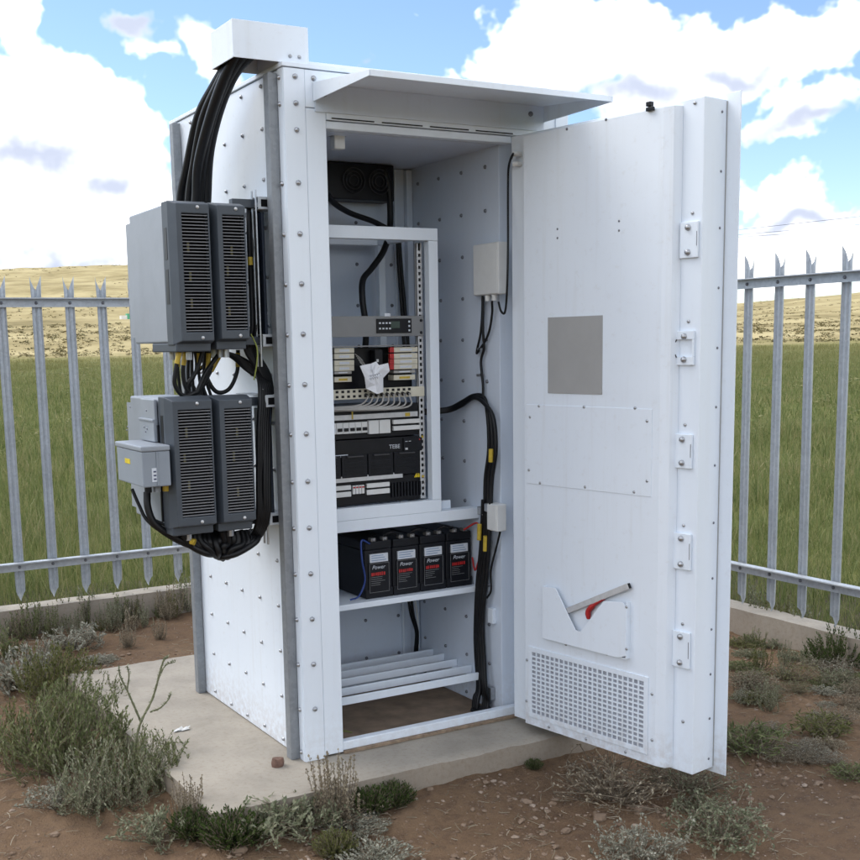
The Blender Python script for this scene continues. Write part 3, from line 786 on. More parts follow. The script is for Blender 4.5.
# screwed cover plate
s0, z1 = onD(527, 409, RT); s1, z0 = onD(651.5, 496, RT)
zt = (onD(527, 409, RT)[1] + onD(651.5, 404, RT)[1]) / 2; zb_ = (onD(527, 484, RT)[1] + onD(651.5, 496, RT)[1]) / 2
Dbox(MB(), s0, s1, RT - 0.0028, RT - 0.0006, zb_, zt).build('cover_plate', WHITE, door, 0.0008)
for uu, vv in ((539, 406), (584, 407), (635, 408), (530, 417), (647, 421), (529, 470), (540, 483), (585, 487), (634, 492), (647, 481)): dbolt(uu, vv, RT - 0.0028, 0.0055, 0.003)
# document pocket
pk = [onD(u, v, RT) for u, v in ((546.5, 585.5), (560, 587), (580, 629), (585, 630.5), (608, 600), (627, 601), (631, 606), (630, 655), (622, 656.5), (547, 637))]
pocket = MB().prism(pk, RT - 0.024, RT - 0.021, lambda a, b_, h: D(a, h, b_)).build('pocket', WHITE, door, 0.001)
s0, z0 = pk[9]; s1 = pk[7][0]
Dbox(MB(), pk[0][0], s1, RT - 0.0205, RT - 0.0008, z0 - 0.002, z0 + 0.0015).build('pocket_base', WHITE, pocket)
Dbox(MB(), pk[0][0], pk[0][0] + 0.003, RT - 0.0205, RT - 0.0008, z0 + 0.002, pk[0][1]).build('pocket_side', WHITE, pocket)
Dbox(MB(), s1 - 0.003, s1, RT - 0.0205, RT - 0.0008, z0 + 0.002, pk[5][1]).build('pocket_side', WHITE, pocket)
for uu, vv in ((626.5, 607), (626.5, 649)): dbolt(uu, vv, RT - 0.024, 0.0055, 0.003)
for uu, vv in ((566, 644.5), (607, 654)): dbolt(uu, vv, RT - 0.0008, 0.0055, 0.004)
# vent grille: frame, crossing bars and the filter behind them
s0, z1 = onD(529, 646, RT); s1, z0 = onD(648, 753, RT)
z1 = (onD(529, 646, RT)[1] + onD(648, 677, RT)[1]) / 2; z0 = (onD(529, 717, RT)[1] + onD(648, 753, RT)[1]) / 2
fr_ = MB(); e = 0.018
Dbox(fr_, s0, s1, RT - 0.005, RT - 0.0006, z0, z0 + e); Dbox(fr_, s0, s1, RT - 0.005, RT - 0.0006, z1 - e, z1)
Dbox(fr_, s0, s0 + e, RT - 0.005, RT - 0.0006, z0 + e, z1 - e); Dbox(fr_, s1 - e, s1, RT - 0.005, RT - 0.0006, z0 + e, z1 - e)
vent = fr_.build('vent_frame', WHITE, door, 0.0008)
Dbox(MB(), s0 + e, s1 - e, RT - 0.0014, RT - 0.0007, z0 + e, z1 - e).build('vent_filter', simple('filter_mesh', (0.30, 0.32, 0.36), 0.9, var=0.35, scale=140), vent)
gb = MB(); NCX, NCZ = 23, 14; ls, lz = s1 - s0 - 2 * e, z1 - z0 - 2 * e
for k in range(1, NCX):
    c = s0 + e + ls * k / NCX; Dbox(gb, c - 0.0029, c + 0.0029, RT - 0.0046, RT - 0.0016, z0 + e, z1 - e)
for k in range(1, NCZ):
    c = z0 + e + lz * k / NCZ; Dbox(gb, s0 + e, s1 - e, RT - 0.0043, RT - 0.0018, c - 0.0029, c + 0.0029)
tag(gb.build('vent_bars', WHITE, vent), kind='stuff')
for uu, vv in ((527, 660), (526.5, 701), (652, 694), (652, 740), (549, 727), (586, 739), (625.5, 752)): dbolt(uu, vv, RT - 0.0008, 0.0055, 0.004)
# small screw pairs and scuffs
for uu, vv in ((557.5, 229), (557.5, 238), (619, 221), (619, 230.5)): dbolt(uu, vv, RT - 0.0006, 0.004, 0.002, BOLT_DARK)
for uu, vv in ((567, 129), (606, 119.5)): dbolt(uu, vv, RT - 0.0006, 0.005, 0.003, BOLT_DARK)
for uu, vv in ((695, 103), (692.5, 213), (688.5, 321.5), (685, 425), (683.5, 525.5), (682.5, 624), (683, 721.5)): dbolt(uu, vv, -0.0006, 0.006, 0.004)
for vv in (104, 160, 214, 272, 331, 390, 449, 508, 566, 620, 668, 716, 760): 
    f_ = (vv - 97) / (768 - 97); uu = 731.5 - 13.5 * f_
    z_ = 2.15 - 2.11 * f_
    bolt(door, D(0.8235, 0.086, z_), lambda a, b_, c: (dvx * c + nvx * a, dvy * c + nvy * a, b_), 0.0045, 0.003, BOLT_DARK)
# lock keepers on the free edge
KEEP = [(690, 222, 258), (686, 331, 365), (684, 434, 468), (683, 533, 569), (682, 631, 667)]
for k, (uu, v0_, v1_) in enumerate(KEEP):
    c, zt_ = onD(uu, v0_, 0); _, zb2 = onD(uu, v1_, 0)
    if k == 1:
        kb = MB(); Dbox(kb, c - 0.030, c + 0.036, -0.010, -0.001, zt_ - 0.026, zt_); Dbox(kb, c - 0.030, c + 0.036, -0.010, -0.001, zb2, zb2 + 0.026); Dbox(kb, c + 0.030, c + 0.036, -0.010, -0.001, zb2 + 0.0265, zt_ - 0.0265)
        kp = kb.build('keeper_plate', WHITE_TRIM, door, 0.001)
        MB().tube(crom([D(c - 0.026, -0.012, zt_ - 0.026), D(c - 0.037, -0.016, (zt_ + zb2) / 2), D(c - 0.026, -0.012, zb2 + 0.024)], 6), 0.002, 6).build('wire_loop', BLACK, door)
    else:
        kp = Dbox(MB(), c - 0.030, c + 0.036, -0.010, -0.0008, zb2, zt_).build('keeper_plate', WHITE_TRIM, door, 0.0015)
        Dbox(MB(), c + 0.0325, c + 0.0345, -0.0108, -0.0101, zb2 + 0.035, zt_ - 0.03).build('keeper_slot', BOLT_DARK, door)
    for zz in (zt_ - 0.017, zb2 + 0.017):
        bolt(door, D(c + 0.001, -0.010, zz), lambda a, b_, cc: (dvx * a - nvx * cc, dvy * a - nvy * cc, b_), 0.0105, 0.010, STEEL)
s_, z_ = onD(651, 110, RT)
lt = MB(); Dbox(lt, s_ - 0.012, s_ + 0.016, RT - 0.012, RT + 0.0, z_ - 0.004, z_ + 0.008); Dbox(lt, s_ - 0.01, s_ + 0.008, RT - 0.014, RT + 0.004, z_ + 0.010, z_ + 0.024); Dbox(lt, s_ - 0.006, s_ + 0.004, RT - 0.008, RT, z_ + 0.004, z_ + 0.0105)
lt.build('door_catch', BLACK_PL, door, 0.002)
for vv in (154, 164):
    s_, z_ = onD(519.5, vv, -0.006); MB().tube([D(s_, -0.001, z_), D(s_, -0.018, z_), D(s_ - 0.012, -0.026, z_)], 0.009, 10).build('cable_gland', WHITE_PLASTIC, door, smooth=40)
# bar tool with a red grip in the pocket
a0 = onD(572, 609, RT - 0.012); a1 = onD(629, 586, RT - 0.012)
tool = thing('hand_tool', 'grey metal bar with a red grip tucked in the door pocket', 'tool', D(a0[0], RT - 0.012, a0[1]))
A, B = Vector(D(a0[0], RT - 0.012, a0[1])), Vector(D(a1[0], RT - 0.012, a1[1])); ax = (B - A).normalized(); nn = Vector((nvx, nvy, 0)); up = ax.cross(nn).normalized()
A = A - ax * 0.03
def T(a, b_, h): return A + ax * a + up * b_ + nn * h
MB().box(0, (B - A).length, -0.0105, 0.0105, -0.006, 0.006, T).build('bar', ALU, tool, 0.002)
MB().box((B - A).length + 0.0005, (B - A).length + 0.004, -0.009, 0.009, -0.005, 0.005, T).build('end_cap', BLACK_PL, tool, 0.001)
gp = [onD(u, v, RT - 0.012) for u, v in ((604, 598.5), (594, 605), (588.5, 611), (588.5, 619))]
MB().tube(crom([D(p[0], RT - 0.012, p[1]) for p in gp], 5), [0.006] * 6 + [0.010] * 6 + [0.010, 0.009, 0.008, 0.006], 8).build('grip', RED, tool, smooth=60)

# ================================================================== RACK AND WHAT IT HOLDS
YR = 0.20; XL, XR, ZB, ZT = 0.12, 0.699, 0.8065, 1.868
rack = thing('equipment_rack', 'white open equipment rack standing on the shelf inside the cabinet', 'rack', (0.41, 0.40, ZB))
MB().box(XL, XR, YR, YR + 0.035, ZT - 0.045, ZT).build('top_bar', WHITE_TRIM, rack, 0.002)
MB().box(XL, XR, YR, YR + 0.035, ZB, ZB + 0.046).build('bottom_bar', WHITE_TRIM, rack, 0.002)
for xa, xb in ((XL, XL + 0.04), (XR - 0.04, XR)):
    MB().box(xa, xb, YR + 0.0005, YR + 0.0345, ZB + 0.0465, ZT - 0.0455).build('upright', WHITE_TRIM, rack, 0.002)
for xa in (XL + 0.002, XR - 0.032):
    MB().box(xa, xa + 0.03, 0.60, 0.63, ZB + 0.002, ZT - 0.001).build('upright', WHITE_TRIM, rack, 0.002)
    for z in (ZT - 0.03, ZB + 0.02): MB().box(xa, xa + 0.028, YR + 0.0355, 0.5995, z, z + 0.025).build('side_bar', WHITE_TRIM, rack, 0.002)
MB().box(XL + 0.033, XR - 0.033, 0.602, 0.628, ZT - 0.03, ZT - 0.002).build('top_bar', WHITE_TRIM, rack, 0.002)
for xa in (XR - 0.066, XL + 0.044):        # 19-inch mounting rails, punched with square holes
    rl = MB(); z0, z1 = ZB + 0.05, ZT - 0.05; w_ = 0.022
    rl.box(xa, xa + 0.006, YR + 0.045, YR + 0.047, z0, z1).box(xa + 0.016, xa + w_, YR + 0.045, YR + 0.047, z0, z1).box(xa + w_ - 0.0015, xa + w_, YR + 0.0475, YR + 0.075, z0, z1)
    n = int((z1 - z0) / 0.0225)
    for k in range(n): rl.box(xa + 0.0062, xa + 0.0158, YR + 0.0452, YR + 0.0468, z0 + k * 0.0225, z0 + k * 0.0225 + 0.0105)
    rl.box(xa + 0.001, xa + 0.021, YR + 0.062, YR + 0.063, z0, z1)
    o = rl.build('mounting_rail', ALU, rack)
    MB().box(xa + 0.004, xa + 0.018, YR + 0.055, YR + 0.0565, z0, z1).build('rail_hole_shade', BLACK_PL, o)  # added black strip that paints the shadow behind the punched holes
YM = YR + 0.040          # front of the modules
def R2(u0, v0, u1, v1, y=YM):
    a = atY(u0, v0, y); b_ = atY(u1, v1, y); return min(a.x, b_.x), max(a.x, b_.x), min(a.z, b_.z), max(a.z, b_.z)
MX0, MX1 = XL + 0.05, XR - 0.0665
def band(v0, v1, u=380):     # z extent of a band whose edges pass through (u, v0) and (u, v1)
    return atY(u, v1, YM).z, atY(u, v0, YM).z
def mbox(name, mm, parent, x0, x1, z0, z1, y0=YM, dep=0.02, bev=0.001):
    return MB().box(x0, x1, y0, y0 + dep, z0, z1).build(name, mm, parent, bev)
def xat(u, v=420): return atY(u, v, YM).x
# controller with a display
z0, z1 = band(316, 336.5, 385)
ct = thing('controller', 'grey rack panel with a small black keypad and display', 'controller', ((MX0 + MX1) / 2, 0.3, z0))
mbox('front_panel', RACK_GREY, ct, MX0, XR - 0.0445, z0, z1, YM - 0.002, 0.003)
mbox('chassis', RACK_GREY, ct, MX0 + 0.01, MX1 - 0.01, z0 + 0.004, z1 - 0.004, YM + 0.0015, 0.02)
x0, x1, a, c = R2(376.2, 318, 411.5, 333, YM - 0.004)
kp = mbox('keypad', BLACK_PL, ct, x0, x1, z0 + 0.012, z1 - 0.010, YM - 0.006, 0.0035)
mbox('display', LCD, kp, x0 + (x1 - x0) * 0.40, x0 + (x1 - x0) * 0.66, z0 + 0.030, z1 - 0.020, YM - 0.0068, 0.0007)
kk = MB()
for r_ in range(2):
    for c_ in range(4): kk.box(x0 + 0.010 + c_ * 0.014, x0 + 0.018 + c_ * 0.014, YM - 0.0068, YM - 0.0061, z0 + 0.026 + r_ * 0.020, z0 + 0.032 + r_ * 0.020)
for r_ in range(3): kk.box(x1 - 0.014, x1 - 0.007, YM - 0.0068, YM - 0.0061, z0 + 0.018 + r_ * 0.016, z0 + 0.025 + r_ * 0.016)
tag(kk.build('keys', LABEL, kp), kind='stuff')
x0, x1, _, _ = R2(384, 314, 390, 317); mbox('sticker', LABEL, ct, x0, x1, z1 - 0.002, z1 + 0.010, YM - 0.004, 0.0008)
bolt(ct, (XR - 0.056, YM - 0.002, (z0 + z1) / 2 + 0.02), '-y', 0.006, 0.004, BLACK_PL); bolt(ct, (XR - 0.056, YM - 0.002, (z0 + z1) / 2 - 0.025), '-y', 0.006, 0.004, BLACK_PL)
# distribution frame: two columns of cream terminal blocks
z0, z1 = band(347, 390, 385)
df = thing('distribution_frame', 'black distribution frame holding two columns of cream terminal blocks', 'frame', ((MX0 + MX1) / 2, 0.35, z0))
mbox('back_board', BLACK_PL, df, MX0, MX1, z0, z1, YM + 0.055, 0.004)
mbox('edge_strip', RACK_GREY, df, MX0, MX1, z1 + 0.002, z1 + 0.007, YM, 0.05)
for (u0, u1, vs, red) in ((334, 354, (347.5, 353.5, 360, 365.5, 371, 376.5), False), (393.5, 417.5, (346.7, 353, 358.5, 363.8, 370, 374.5), True)):
    for k, v_ in enumerate(vs):
        a = atY(u0, v_, YM + 0.01); x0 = max(a.x, MX0 + 0.004); x1 = atY(u1 - (2.5 if k > 3 else 0), v_, YM + 0.01).x
        zc = atY((u0 + u1) / 2, v_, YM + 0.01).z; hh = 0.020 if k != 4 else 0.011
        o = mbox('terminal_block', CREAM if k != 4 else GREYCAB, df, x0, x1, zc - hh, zc - 0.001, YM + 0.008, 0.045, 0.0015)
        if red and k < 4: mbox('red_clip', RED, o, x0 - 0.019, x0 - 0.001, zc - hh, zc - 0.001, YM + 0.004, 0.012)
        mbox('marker_strip', LABEL if k != 5 else YELLOW, o, x0 + (x1 - x0) * 0.25, x0 + (x1 - x0) * 0.75, zc - hh * 0.75, zc - hh * 0.35, YM + 0.0072, 0.0006)
o = mbox('terminal_strip', BLACK_PL, df, xat(378), xat(385.5), z0 + 0.05, z1 - 0.01, YM + 0.012, 0.035)
for k in range(3): mbox('terminal_screw', ALU, o, xat(379.3), xat(381.5), z0 + 0.06 + 0.022 * k, z0 + 0.07 + 0.022 * k, YM + 0.0112, 0.0006)
# thin grey jumper wires behind the note
for k in range(5):
    pts = [atY(355 + k * 1.2, 354 + 2 * k, YM + 0.02), atY(362 + k, 360 + 2 * k, YM + 0.014 + 0.003 * k), atY(368 + k, 372 - k, YM + 0.03)]
    tag(MB().tube(crom(pts, 5), 0.0014, 5).build('jumper_wire', GREYCAB), 'thin grey jumper wire between the terminal blocks', 'wire', 'jumper wires in the distribution frame')
# patch strip and grey cables
z0, z1 = band(389, 397, 385)
ps = thing('patch_bay', 'cream patch strip with small black ports below the distribution frame', 'patch panel', ((MX0 + MX1) / 2, 0.25, z0))
mbox('strip', CREAM, ps, MX0, XR - 0.045, z0 - 0.003, z1 + 0.004, YM - 0.001, 0.03)
for r_ in range(2):
    for k in range(18):
        xx = MX0 + 0.012 + k * 0.0235
        if xx < MX1 - 0.02: mbox('port', BLACK_PL, ps, xx, xx + 0.0115, z0 + 0.003 + r_ * 0.018, z0 + 0.012 + r_ * 0.018, YM - 0.0018, 0.0007, 0)
for k in range(9):
    xx = xat(366 + k * 5.2); plug = [(xx, YM - 0.004, z0 + 0.012), (xx - 0.01, YM - 0.035, z0 + 0.002), (xx - 0.05, YM - 0.03 - 0.003 * k, z0 - 0.025 - 0.002 * k), (MX0 + 0.02, YM - 0.018 - 0.002 * (k % 4), z0 - 0.028 - 0.004 * (k % 5))]
    c_ = thing('patch_cable', 'grey patch cable with a black plug, sagging below the patch strip', 'cable', plug[0], 'patch cables below the strip')
    MB().tube(crom(plug, 7), 0.0034, 6).build('lead', GREYCAB, c_, smooth=60)
    MB().tube([plug[0], (xx - 0.004, YM - 0.02, z0 + 0.008)], 0.0065, 6).build('plug', BLACK_PL, c_)
# rectifier / breaker shelf
z0, z1 = band(404.5, 437, 385)
rs = thing('breaker_shelf', 'black shelf with a row of white breakers and two white blank covers', 'breaker panel', ((MX0 + MX1) / 2, 0.35, z0))
mbox('chassis', BLACK_PL, rs, MX0, MX1, z0, z1, YM + 0.012, 0.20)
za, zb_ = band(413, 418, 385); mbox('alu_strip', ALU, rs, MX0 + 0.002, MX1 - 0.01, za, zb_, YM - 0.001, 0.012)
for uu in (351.5, 405): mbox('yellow_marker', YELLOW, rs, xat(uu), xat(uu + (1.6 if uu < 400 else 5)), za + 0.002, zb_ + (0.012 if uu < 400 else -0.003), YM - 0.002, 0.0008)
za, zb_ = band(422.5, 433.5, 352)
nb = 9
xb0, xb1 = MX0 + 0.003, xat(367.5)
for k in range(nb):
    o = mbox('breaker', WHITE_PLASTIC, rs, xb0 + (xb1 - xb0) * k / nb + 0.0006, xb0 + (xb1 - xb0) * (k + 1) / nb - 0.0006, za, zb_, YM, 0.011)
    mbox('toggle', BLACK_PL if k not in (3,) else LABEL, o, xb0 + (xb1 - xb0) * k / nb + 0.004, xb0 + (xb1 - xb0) * (k + 1) / nb - 0.004, za + 0.009, za + 0.021, YM - 0.005, 0.0045)
for u0, u1 in ((368.3, 378.4), (379, 390)): za2, zb2 = band(420, 433.5, 380); mbox('blank_cover', WHITE_PLASTIC, rs, xat(u0), xat(u1), za2, zb2, YM - 0.004, 0.015, 0.002)
for v0_, v1_ in ((419.3, 423.6), (425.6, 430)): za2, zb2 = band(v0_, v1_, 405); mbox('terminal_cover', WHITE_PLASTIC, rs, xat(393), xat(419.5), za2, zb2, YM - 0.003, 0.014, 0.002)
# power unit
z0, z1 = band(438, 476, 385)
pu = thing('power_unit', 'black rectifier unit with a dark glossy front and small white lettering', 'power unit', ((MX0 + MX1) / 2, 0.35, z0))
mbox('chassis', BLACK_PL, pu, MX0, MX1, z0, z1, YM + 0.004, 0.21)
for k in range(4):
    x0 = MX0 + 0.012 + k * (MX1 - MX0 - 0.02) / 4; x1 = x0 + (MX1 - MX0 - 0.02) / 4 - 0.004
    o = mbox('module', BATT, pu, x0, x1, z0 + 0.004, z0 + 0.088, YM - 0.004, 0.0075, 0.002)
    for j in range(5): mbox('fin', BLACK_PL, o, x0 + 0.012, x1 - 0.012, z0 + 0.016 + 0.013 * j, z0 + 0.021 + 0.013 * j, YM - 0.0065, 0.002)
    mbox('handle', FIN, o, x0 + 0.02, x1 - 0.02, z0 + 0.080, z0 + 0.085, YM - 0.014, 0.009)
def text(name, body, size, at, mm, parent, fr, ital=0.0):
    """flat lettering; fr(a, b) maps the text plane to the world"""
    cu = bpy.data.curves.new(name, 'FONT'); cu.body = body; cu.size = size; cu.shear = ital; cu.align_x = 'CENTER'
    tmp = bpy.data.objects.new(name, cu); COL.objects.link(tmp)
    dg = bpy.context.evaluated_depsgraph_get(); me = bpy.data.meshes.new_from_object(tmp.evaluated_get(dg)); bpy.data.objects.remove(tmp)
    for v_ in me.vertices: v_.co = Vector(fr(v_.co.x, v_.co.y))
    me.materials.clear(); me.materials.append(mm); me.name = name
    return link(name, me, parent, at)
FRY = lambda a, b_: (a, 0, b_)
text('lettering', 'TEBE', 0.022, (xat(394.5), YM + 0.003, z1 - 0.042), LABEL, pu, FRY)
mbox('nameplate', LABEL, pu, MX0 + 0.002, xat(347.5), z1 - 0.062, z1 - 0.052, YM + 0.003, 0.0006)
o = mbox('control_module', BATT, pu, xat(403), xat(421.5), z1 - 0.056, z1 - 0.006, YM - 0.002, 0.0055)
mbox('lamp', RED, o, xat(418.4), xat(419.6), z1 - 0.016, z1 - 0.011, YM - 0.0028, 0.0007); mbox('socket', ALU, o, xat(404.5), xat(407), z1 - 0.05, z1 - 0.042, YM - 0.0028, 0.0007)
for uu in (404.5, 408): mbox('mark', LABEL, o, xat(uu), xat(uu + 2.4), z1 - 0.019, z1 - 0.017, YM - 0.0028, 0.0007)
# lower breaker shelf
z0, z1 = band(477, 506, 385)
lb = thing('battery_breaker_shelf', 'black lowest rack shelf with a silver strip, a yellow warning triangle and red-marked breakers', 'breaker panel', ((MX0 + MX1) / 2, 0.35, z0))
mbox('chassis', BLACK_PL, lb, MX0, MX1, ZB + 0.048, z1, YM + 0.012, 0.20)
za, zb_ = band(473.5, 480, 370); mbox('alu_strip', ALU, lb, MX0 + 0.002, xat(401.5), za - 0.001, zb_ - 0.004, YM - 0.002, 0.013)
for (u0, u1) in ((330, 349.5), (365.5, 388.5)):
    for v0_, v1_ in ((483, 487.4), (489.2, 494.2)):
        za, zb_ = band(v0_, v1_, 377); x0 = max(MX0 + 0.003, xat(u0)); mbox('terminal_cover', WHITE_PLASTIC, lb, x0, xat(u1), za, zb_, YM, 0.011, 0.0015)
za, zb_ = band(485.5, 494, 358)
for k in range(4):
    x0 = xat(351.3) + k * (xat(363.5) - xat(351.3)) / 4; x1 = x0 + (xat(363.5) - xat(351.3)) / 4 - 0.002
    o = mbox('breaker', WHITE_PLASTIC, lb, x0, x1, za, zb_, YM + 0.001, 0.0105); mbox('red_mark', RED, o, x0 + 0.001, x1 - 0.001, zb_ - 0.010, zb_ - 0.004, YM, 0.0008)
za, zb_ = band(482, 496, 408)
for k in range(10):
    x0 = xat(391) + k * (xat(422) - xat(391)) / 10; mbox('fin', BATT, lb, x0, x0 + 0.007, za, zb_, YM + 0.003, 0.0085)
cx, _, _, _ = R2(415, 470, 421, 478); p = atY(417.7, 473.8, YM + 0.008)
MB().prism([(-0.015, -0.013), (0.015, -0.013), (0.0, 0.014)], YM + 0.0100, YM + 0.0112, lambda a, b_, h: (p.x + a, h, p.z + b_)).build('warning_triangle', simple('warning_yellow', (0.75, 0.58, 0.02), 0.4, var=0.03), lb)
text('lettering', '!', 0.019, (p.x, YM + 0.0094, p.z - 0.0105), INK, lb, FRY)
for vv in (436.5, 476):
    a = atY(427, vv, YM - 0.004); tag(mbox('rail_tag', YELLOW, rack, XR - 0.0600, XR - 0.050, a.z - 0.005, a.z + 0.004, YR + 0.0435, 0.0007))
# crumpled paper note
NP = []; q = random.Random(5)
outline = [(359.8, 366), (366, 364.5), (371, 363.6), (376, 361.5), (379, 365.2), (388, 363), (389.6, 371), (383, 378), (383.3, 392), (377, 394), (366, 388.5), (364.5, 377)]
cen = (374, 376)
V = [tuple(atY(cen[0], cen[1], YM - 0.052))]; 
for rr, dy in ((0.5, 0.006), (1.0, 0.0)):
    for k, (u, v_) in enumerate(outline):
        uu, vv = cen[0] + (u - cen[0]) * rr, cen[1] + (v_ - cen[1]) * rr
        V.append(tuple(atY(uu, vv, YM - 0.046 + dy * math.sin(k * 2.3) * 1.4 + q.uniform(-0.004, 0.004) - (0.008 if rr < 1 else 0.0))))
n = len(outline); F = [(0, 1 + k, 1 + (k + 1) % n) for k in range(n)] + [(1 + k, 1 + n + k, 1 + n + (k + 1) % n, 1 + (k + 1) % n) for k in range(n)]
b = MB(); b.v = V; b.f = F
note = tag(b.build('paper_note', PAPER), 'crumpled white paper note stuck between the terminal blocks', 'paper')
m_ = note.modifiers.new('thick', 'SOLIDIFY'); m_.thickness = 0.0008
sc_ = MB()
for k in range(9):
    u, v_ = 369 + (k % 5) * 2.2, 376.5 + (k // 5) * 3 - (k % 5) * 0.5
    a = atY(u, v_, YM - 0.0585); sc_.tube([a, a + Vector((0.006, 0, 0.005)), a + Vector((0.009, 0, -0.003))], 0.0006, 4)
sc_.build('handwriting', INK, note)

# ================================================================== BATTERIES
zt0 = 0.4925; YB = 0.243
names = ['leftmost black battery on the tray, its label lowest, blue wire beside it', 'second black battery from the left on the tray', 'third black battery from the left on the tray', 'rightmost black battery on the tray, beside the cable bundle']
bx0, bx1 = 0.379, 0.862; bw = (bx1 - bx0) / 4
for k in range(4):
    x0 = bx0 + bw * k + 0.0015; x1 = bx0 + bw * (k + 1) - 0.0015
    t = thing('battery', names[k], 'battery', ((x0 + x1) / 2, YB + 0.2, zt0), 'batteries on the tray')
    MB().box(x0, x1, YB, YB + 0.40, zt0, zt0 + 0.185).build('case', BATT, t, 0.004)
    MB().box(x0 + 0.001, x1 - 0.001, YB - 0.004, YB + 0.40, zt0 + 0.1855, zt0 + 0.218).build('lid', BATT, t, 0.005)
    MB().box(x0, x1, YB - 0.006, YB - 0.0005, zt0 + 0.0, zt0 + 0.035).build('base_rib', BATT, t, 0.002)
    for s in (0.30, 0.72):
        xx = x0 + (x1 - x0) * s
        o = MB().box(xx - 0.010, xx + 0.010, YB - 0.010, YB + 0.016, zt0 + 0.2185, zt0 + 0.232).build('terminal', simple('terminal_lead', (0.25, 0.24, 0.23), 0.4, 0.6), t, 0.002)
        bolt(o, (xx, YB - 0.010, zt0 + 0.225), '-y', 0.005, 0.004)
    lx0, lx1 = x0 + 0.016, x1 - 0.016; lz = zt0 + 0.022
    fr_ = MB(); w_ = 0.0012; zl, zh = lz, lz + 0.112
    for (a0, a1, c0, c1) in ((lx0, lx1, zl, zl + w_), (lx0, lx1, zh - w_, zh), (lx0, lx0 + w_, zl, zh), (lx1 - w_, lx1, zl, zh)): fr_.box(a0, a1, YB - 0.0075, YB - 0.0065, c0, c1)
    fr_.build('label_border', RACK_GREY, t)
    MB().box(lx0, lx1, YB - 0.0064, YB - 0.0005, zl, zh).build('label_panel', BATT, t)
    wl = MB().box(lx0 + 0.004, lx1 - 0.004, YB - 0.0068, YB - 0.0005, zh + 0.004, zh + 0.036).build('white_label', LABEL, t)
    sm = MB()
    for j in range(3): sm.box(lx0 + 0.010, lx1 - 0.012 - 0.006 * ((j + k) % 3), YB - 0.0074, YB - 0.0069, zh + 0.010 + 0.009 * j, zh + 0.0135 + 0.009 * j)
    sm.build('label_print', PRINT, wl)
    text('lettering', 'Power', 0.021, ((lx0 + lx1) / 2 - 0.004, YB - 0.0078, zh - 0.022), LABEL, t, FRY, 0.3)
    rb_ = MB(); q = random.Random(k)
    for j in range(7):
        xa = lx0 + 0.008 + j * 0.0088; rb_.box(xa, xa + q.uniform(0.005, 0.0078), YB - 0.0078, YB - 0.0072, zh - 0.046 - q.uniform(0, 0.002), zh - 0.036 + q.uniform(0, 0.002))
    rb_.build('red_print', RED, t)
    ln_ = MB()
    for j in range(5): ln_.box(lx0 + 0.006, lx0 + 0.006 + (0.05 if j % 2 else 0.062) * (0.8 + 0.2 * math.sin(j + k)), YB - 0.0072, YB - 0.0066, zh - 0.054 - 0.0075 * j, zh - 0.0525 - 0.0075 * j)
    ln_.build('small_print', RACK_GREY, t)


def cable(name, label, cat, pts, r, m=BLACK, group=None, per=8, k=8):
    return tag(MB().tube(crom(pts, per), r, k).build(name, m, smooth=60), label, cat, group)


XW = lambda u, v, off=0.02: atX(u, v, 0.875 - off)
cable('wire', 'blue wire running down beside the leftmost battery', 'wire', [(0.40, 0.236, 0.705), atY(361.5, 541, 0.222), atY(362, 560, 0.218), atY(365, 580, 0.222), atY(359, 596, 0.226), atY(350, 600, 0.24)], 0.0035, BLUE_W)
cable('wire', 'red wire at the upper right of the batteries', 'wire', [(0.82, 0.232, 0.718), atY(476, 523, 0.19), atY(479, 528, 0.17)], 0.0038, RED)
cable('wire', 'red wire at the lower right of the batteries', 'wire', [(0.864, 0.24, 0.60), atY(475, 570, 0.19), atY(479, 560, 0.17)], 0.0038, RED)
for k in range(3):
    xx = bx0 + bw * (k + 1)
    cable('battery_link', 'short black link cable across two battery tops', 'cable', [(xx - 0.033, YB + 0.004, zt0 + 0.236), (xx - 0.01, YB - 0.010, zt0 + 0.248), (xx + 0.03, YB + 0.004, zt0 + 0.236)], 0.006, BLACK, 'battery link cables')

# ================================================================== WIRING INSIDE THE CABINET
jb = thing('junction_box', 'white plastic junction box high on the cabinet right inner wall', 'junction box', XW(495, 295, 0.03))
a = XW(483, 247, 0.0); c = XW(508, 294, 0.0)
MB().box(0.832, 0.8735, c.y, a.y, c.z, a.z + 0.006).build('body', WHITE_PLASTIC, jb, 0.004)
MB().box(0.828, 0.8315, c.y + 0.003, a.y - 0.003, c.z + 0.003, a.z + 0.003).build('lid', WHITE_PLASTIC, jb, 0.003)
for yy in (0.45, 0.72):
    y_ = a.y + (c.y - a.y) * yy; MB().tube([(0.845, y_, c.z - 0.001), (0.845, y_, c.z - 0.022)], 0.010, 10).build('cable_gland', WHITE_PLASTIC, jb)
jb2 = thing('junction_box', 'small white switch box low on the cabinet right inner wall beside the cables', 'junction box', XW(503, 530, 0.02))
a = XW(497, 502, 0.0); c = XW(507, 531, 0.0)
MB().box(0.83, 0.8735, c.y, a.y, c.z, a.z).build('body', WHITE_PLASTIC, jb2, 0.004)
MB().box(0.826, 0.8295, c.y + 0.003, a.y - 0.003, c.z + 0.003, a.z - 0.003).build('lid', WHITE_PLASTIC, jb2, 0.002)
cable('door_cable', 'thin black cable looping from the white wall box to the open door', 'cable', [D(0.02, -0.02, 2.087), XW(513, 154, 0.06), XW(509, 165, 0.04), XW(508, 185, 0.03), XW(508, 245, 0.067), XW(507, 290, 0.067), XW(505, 312, 0.04), XW(501, 311, 0.035), XW(498.5, 302, 0.030)], 0.0042)
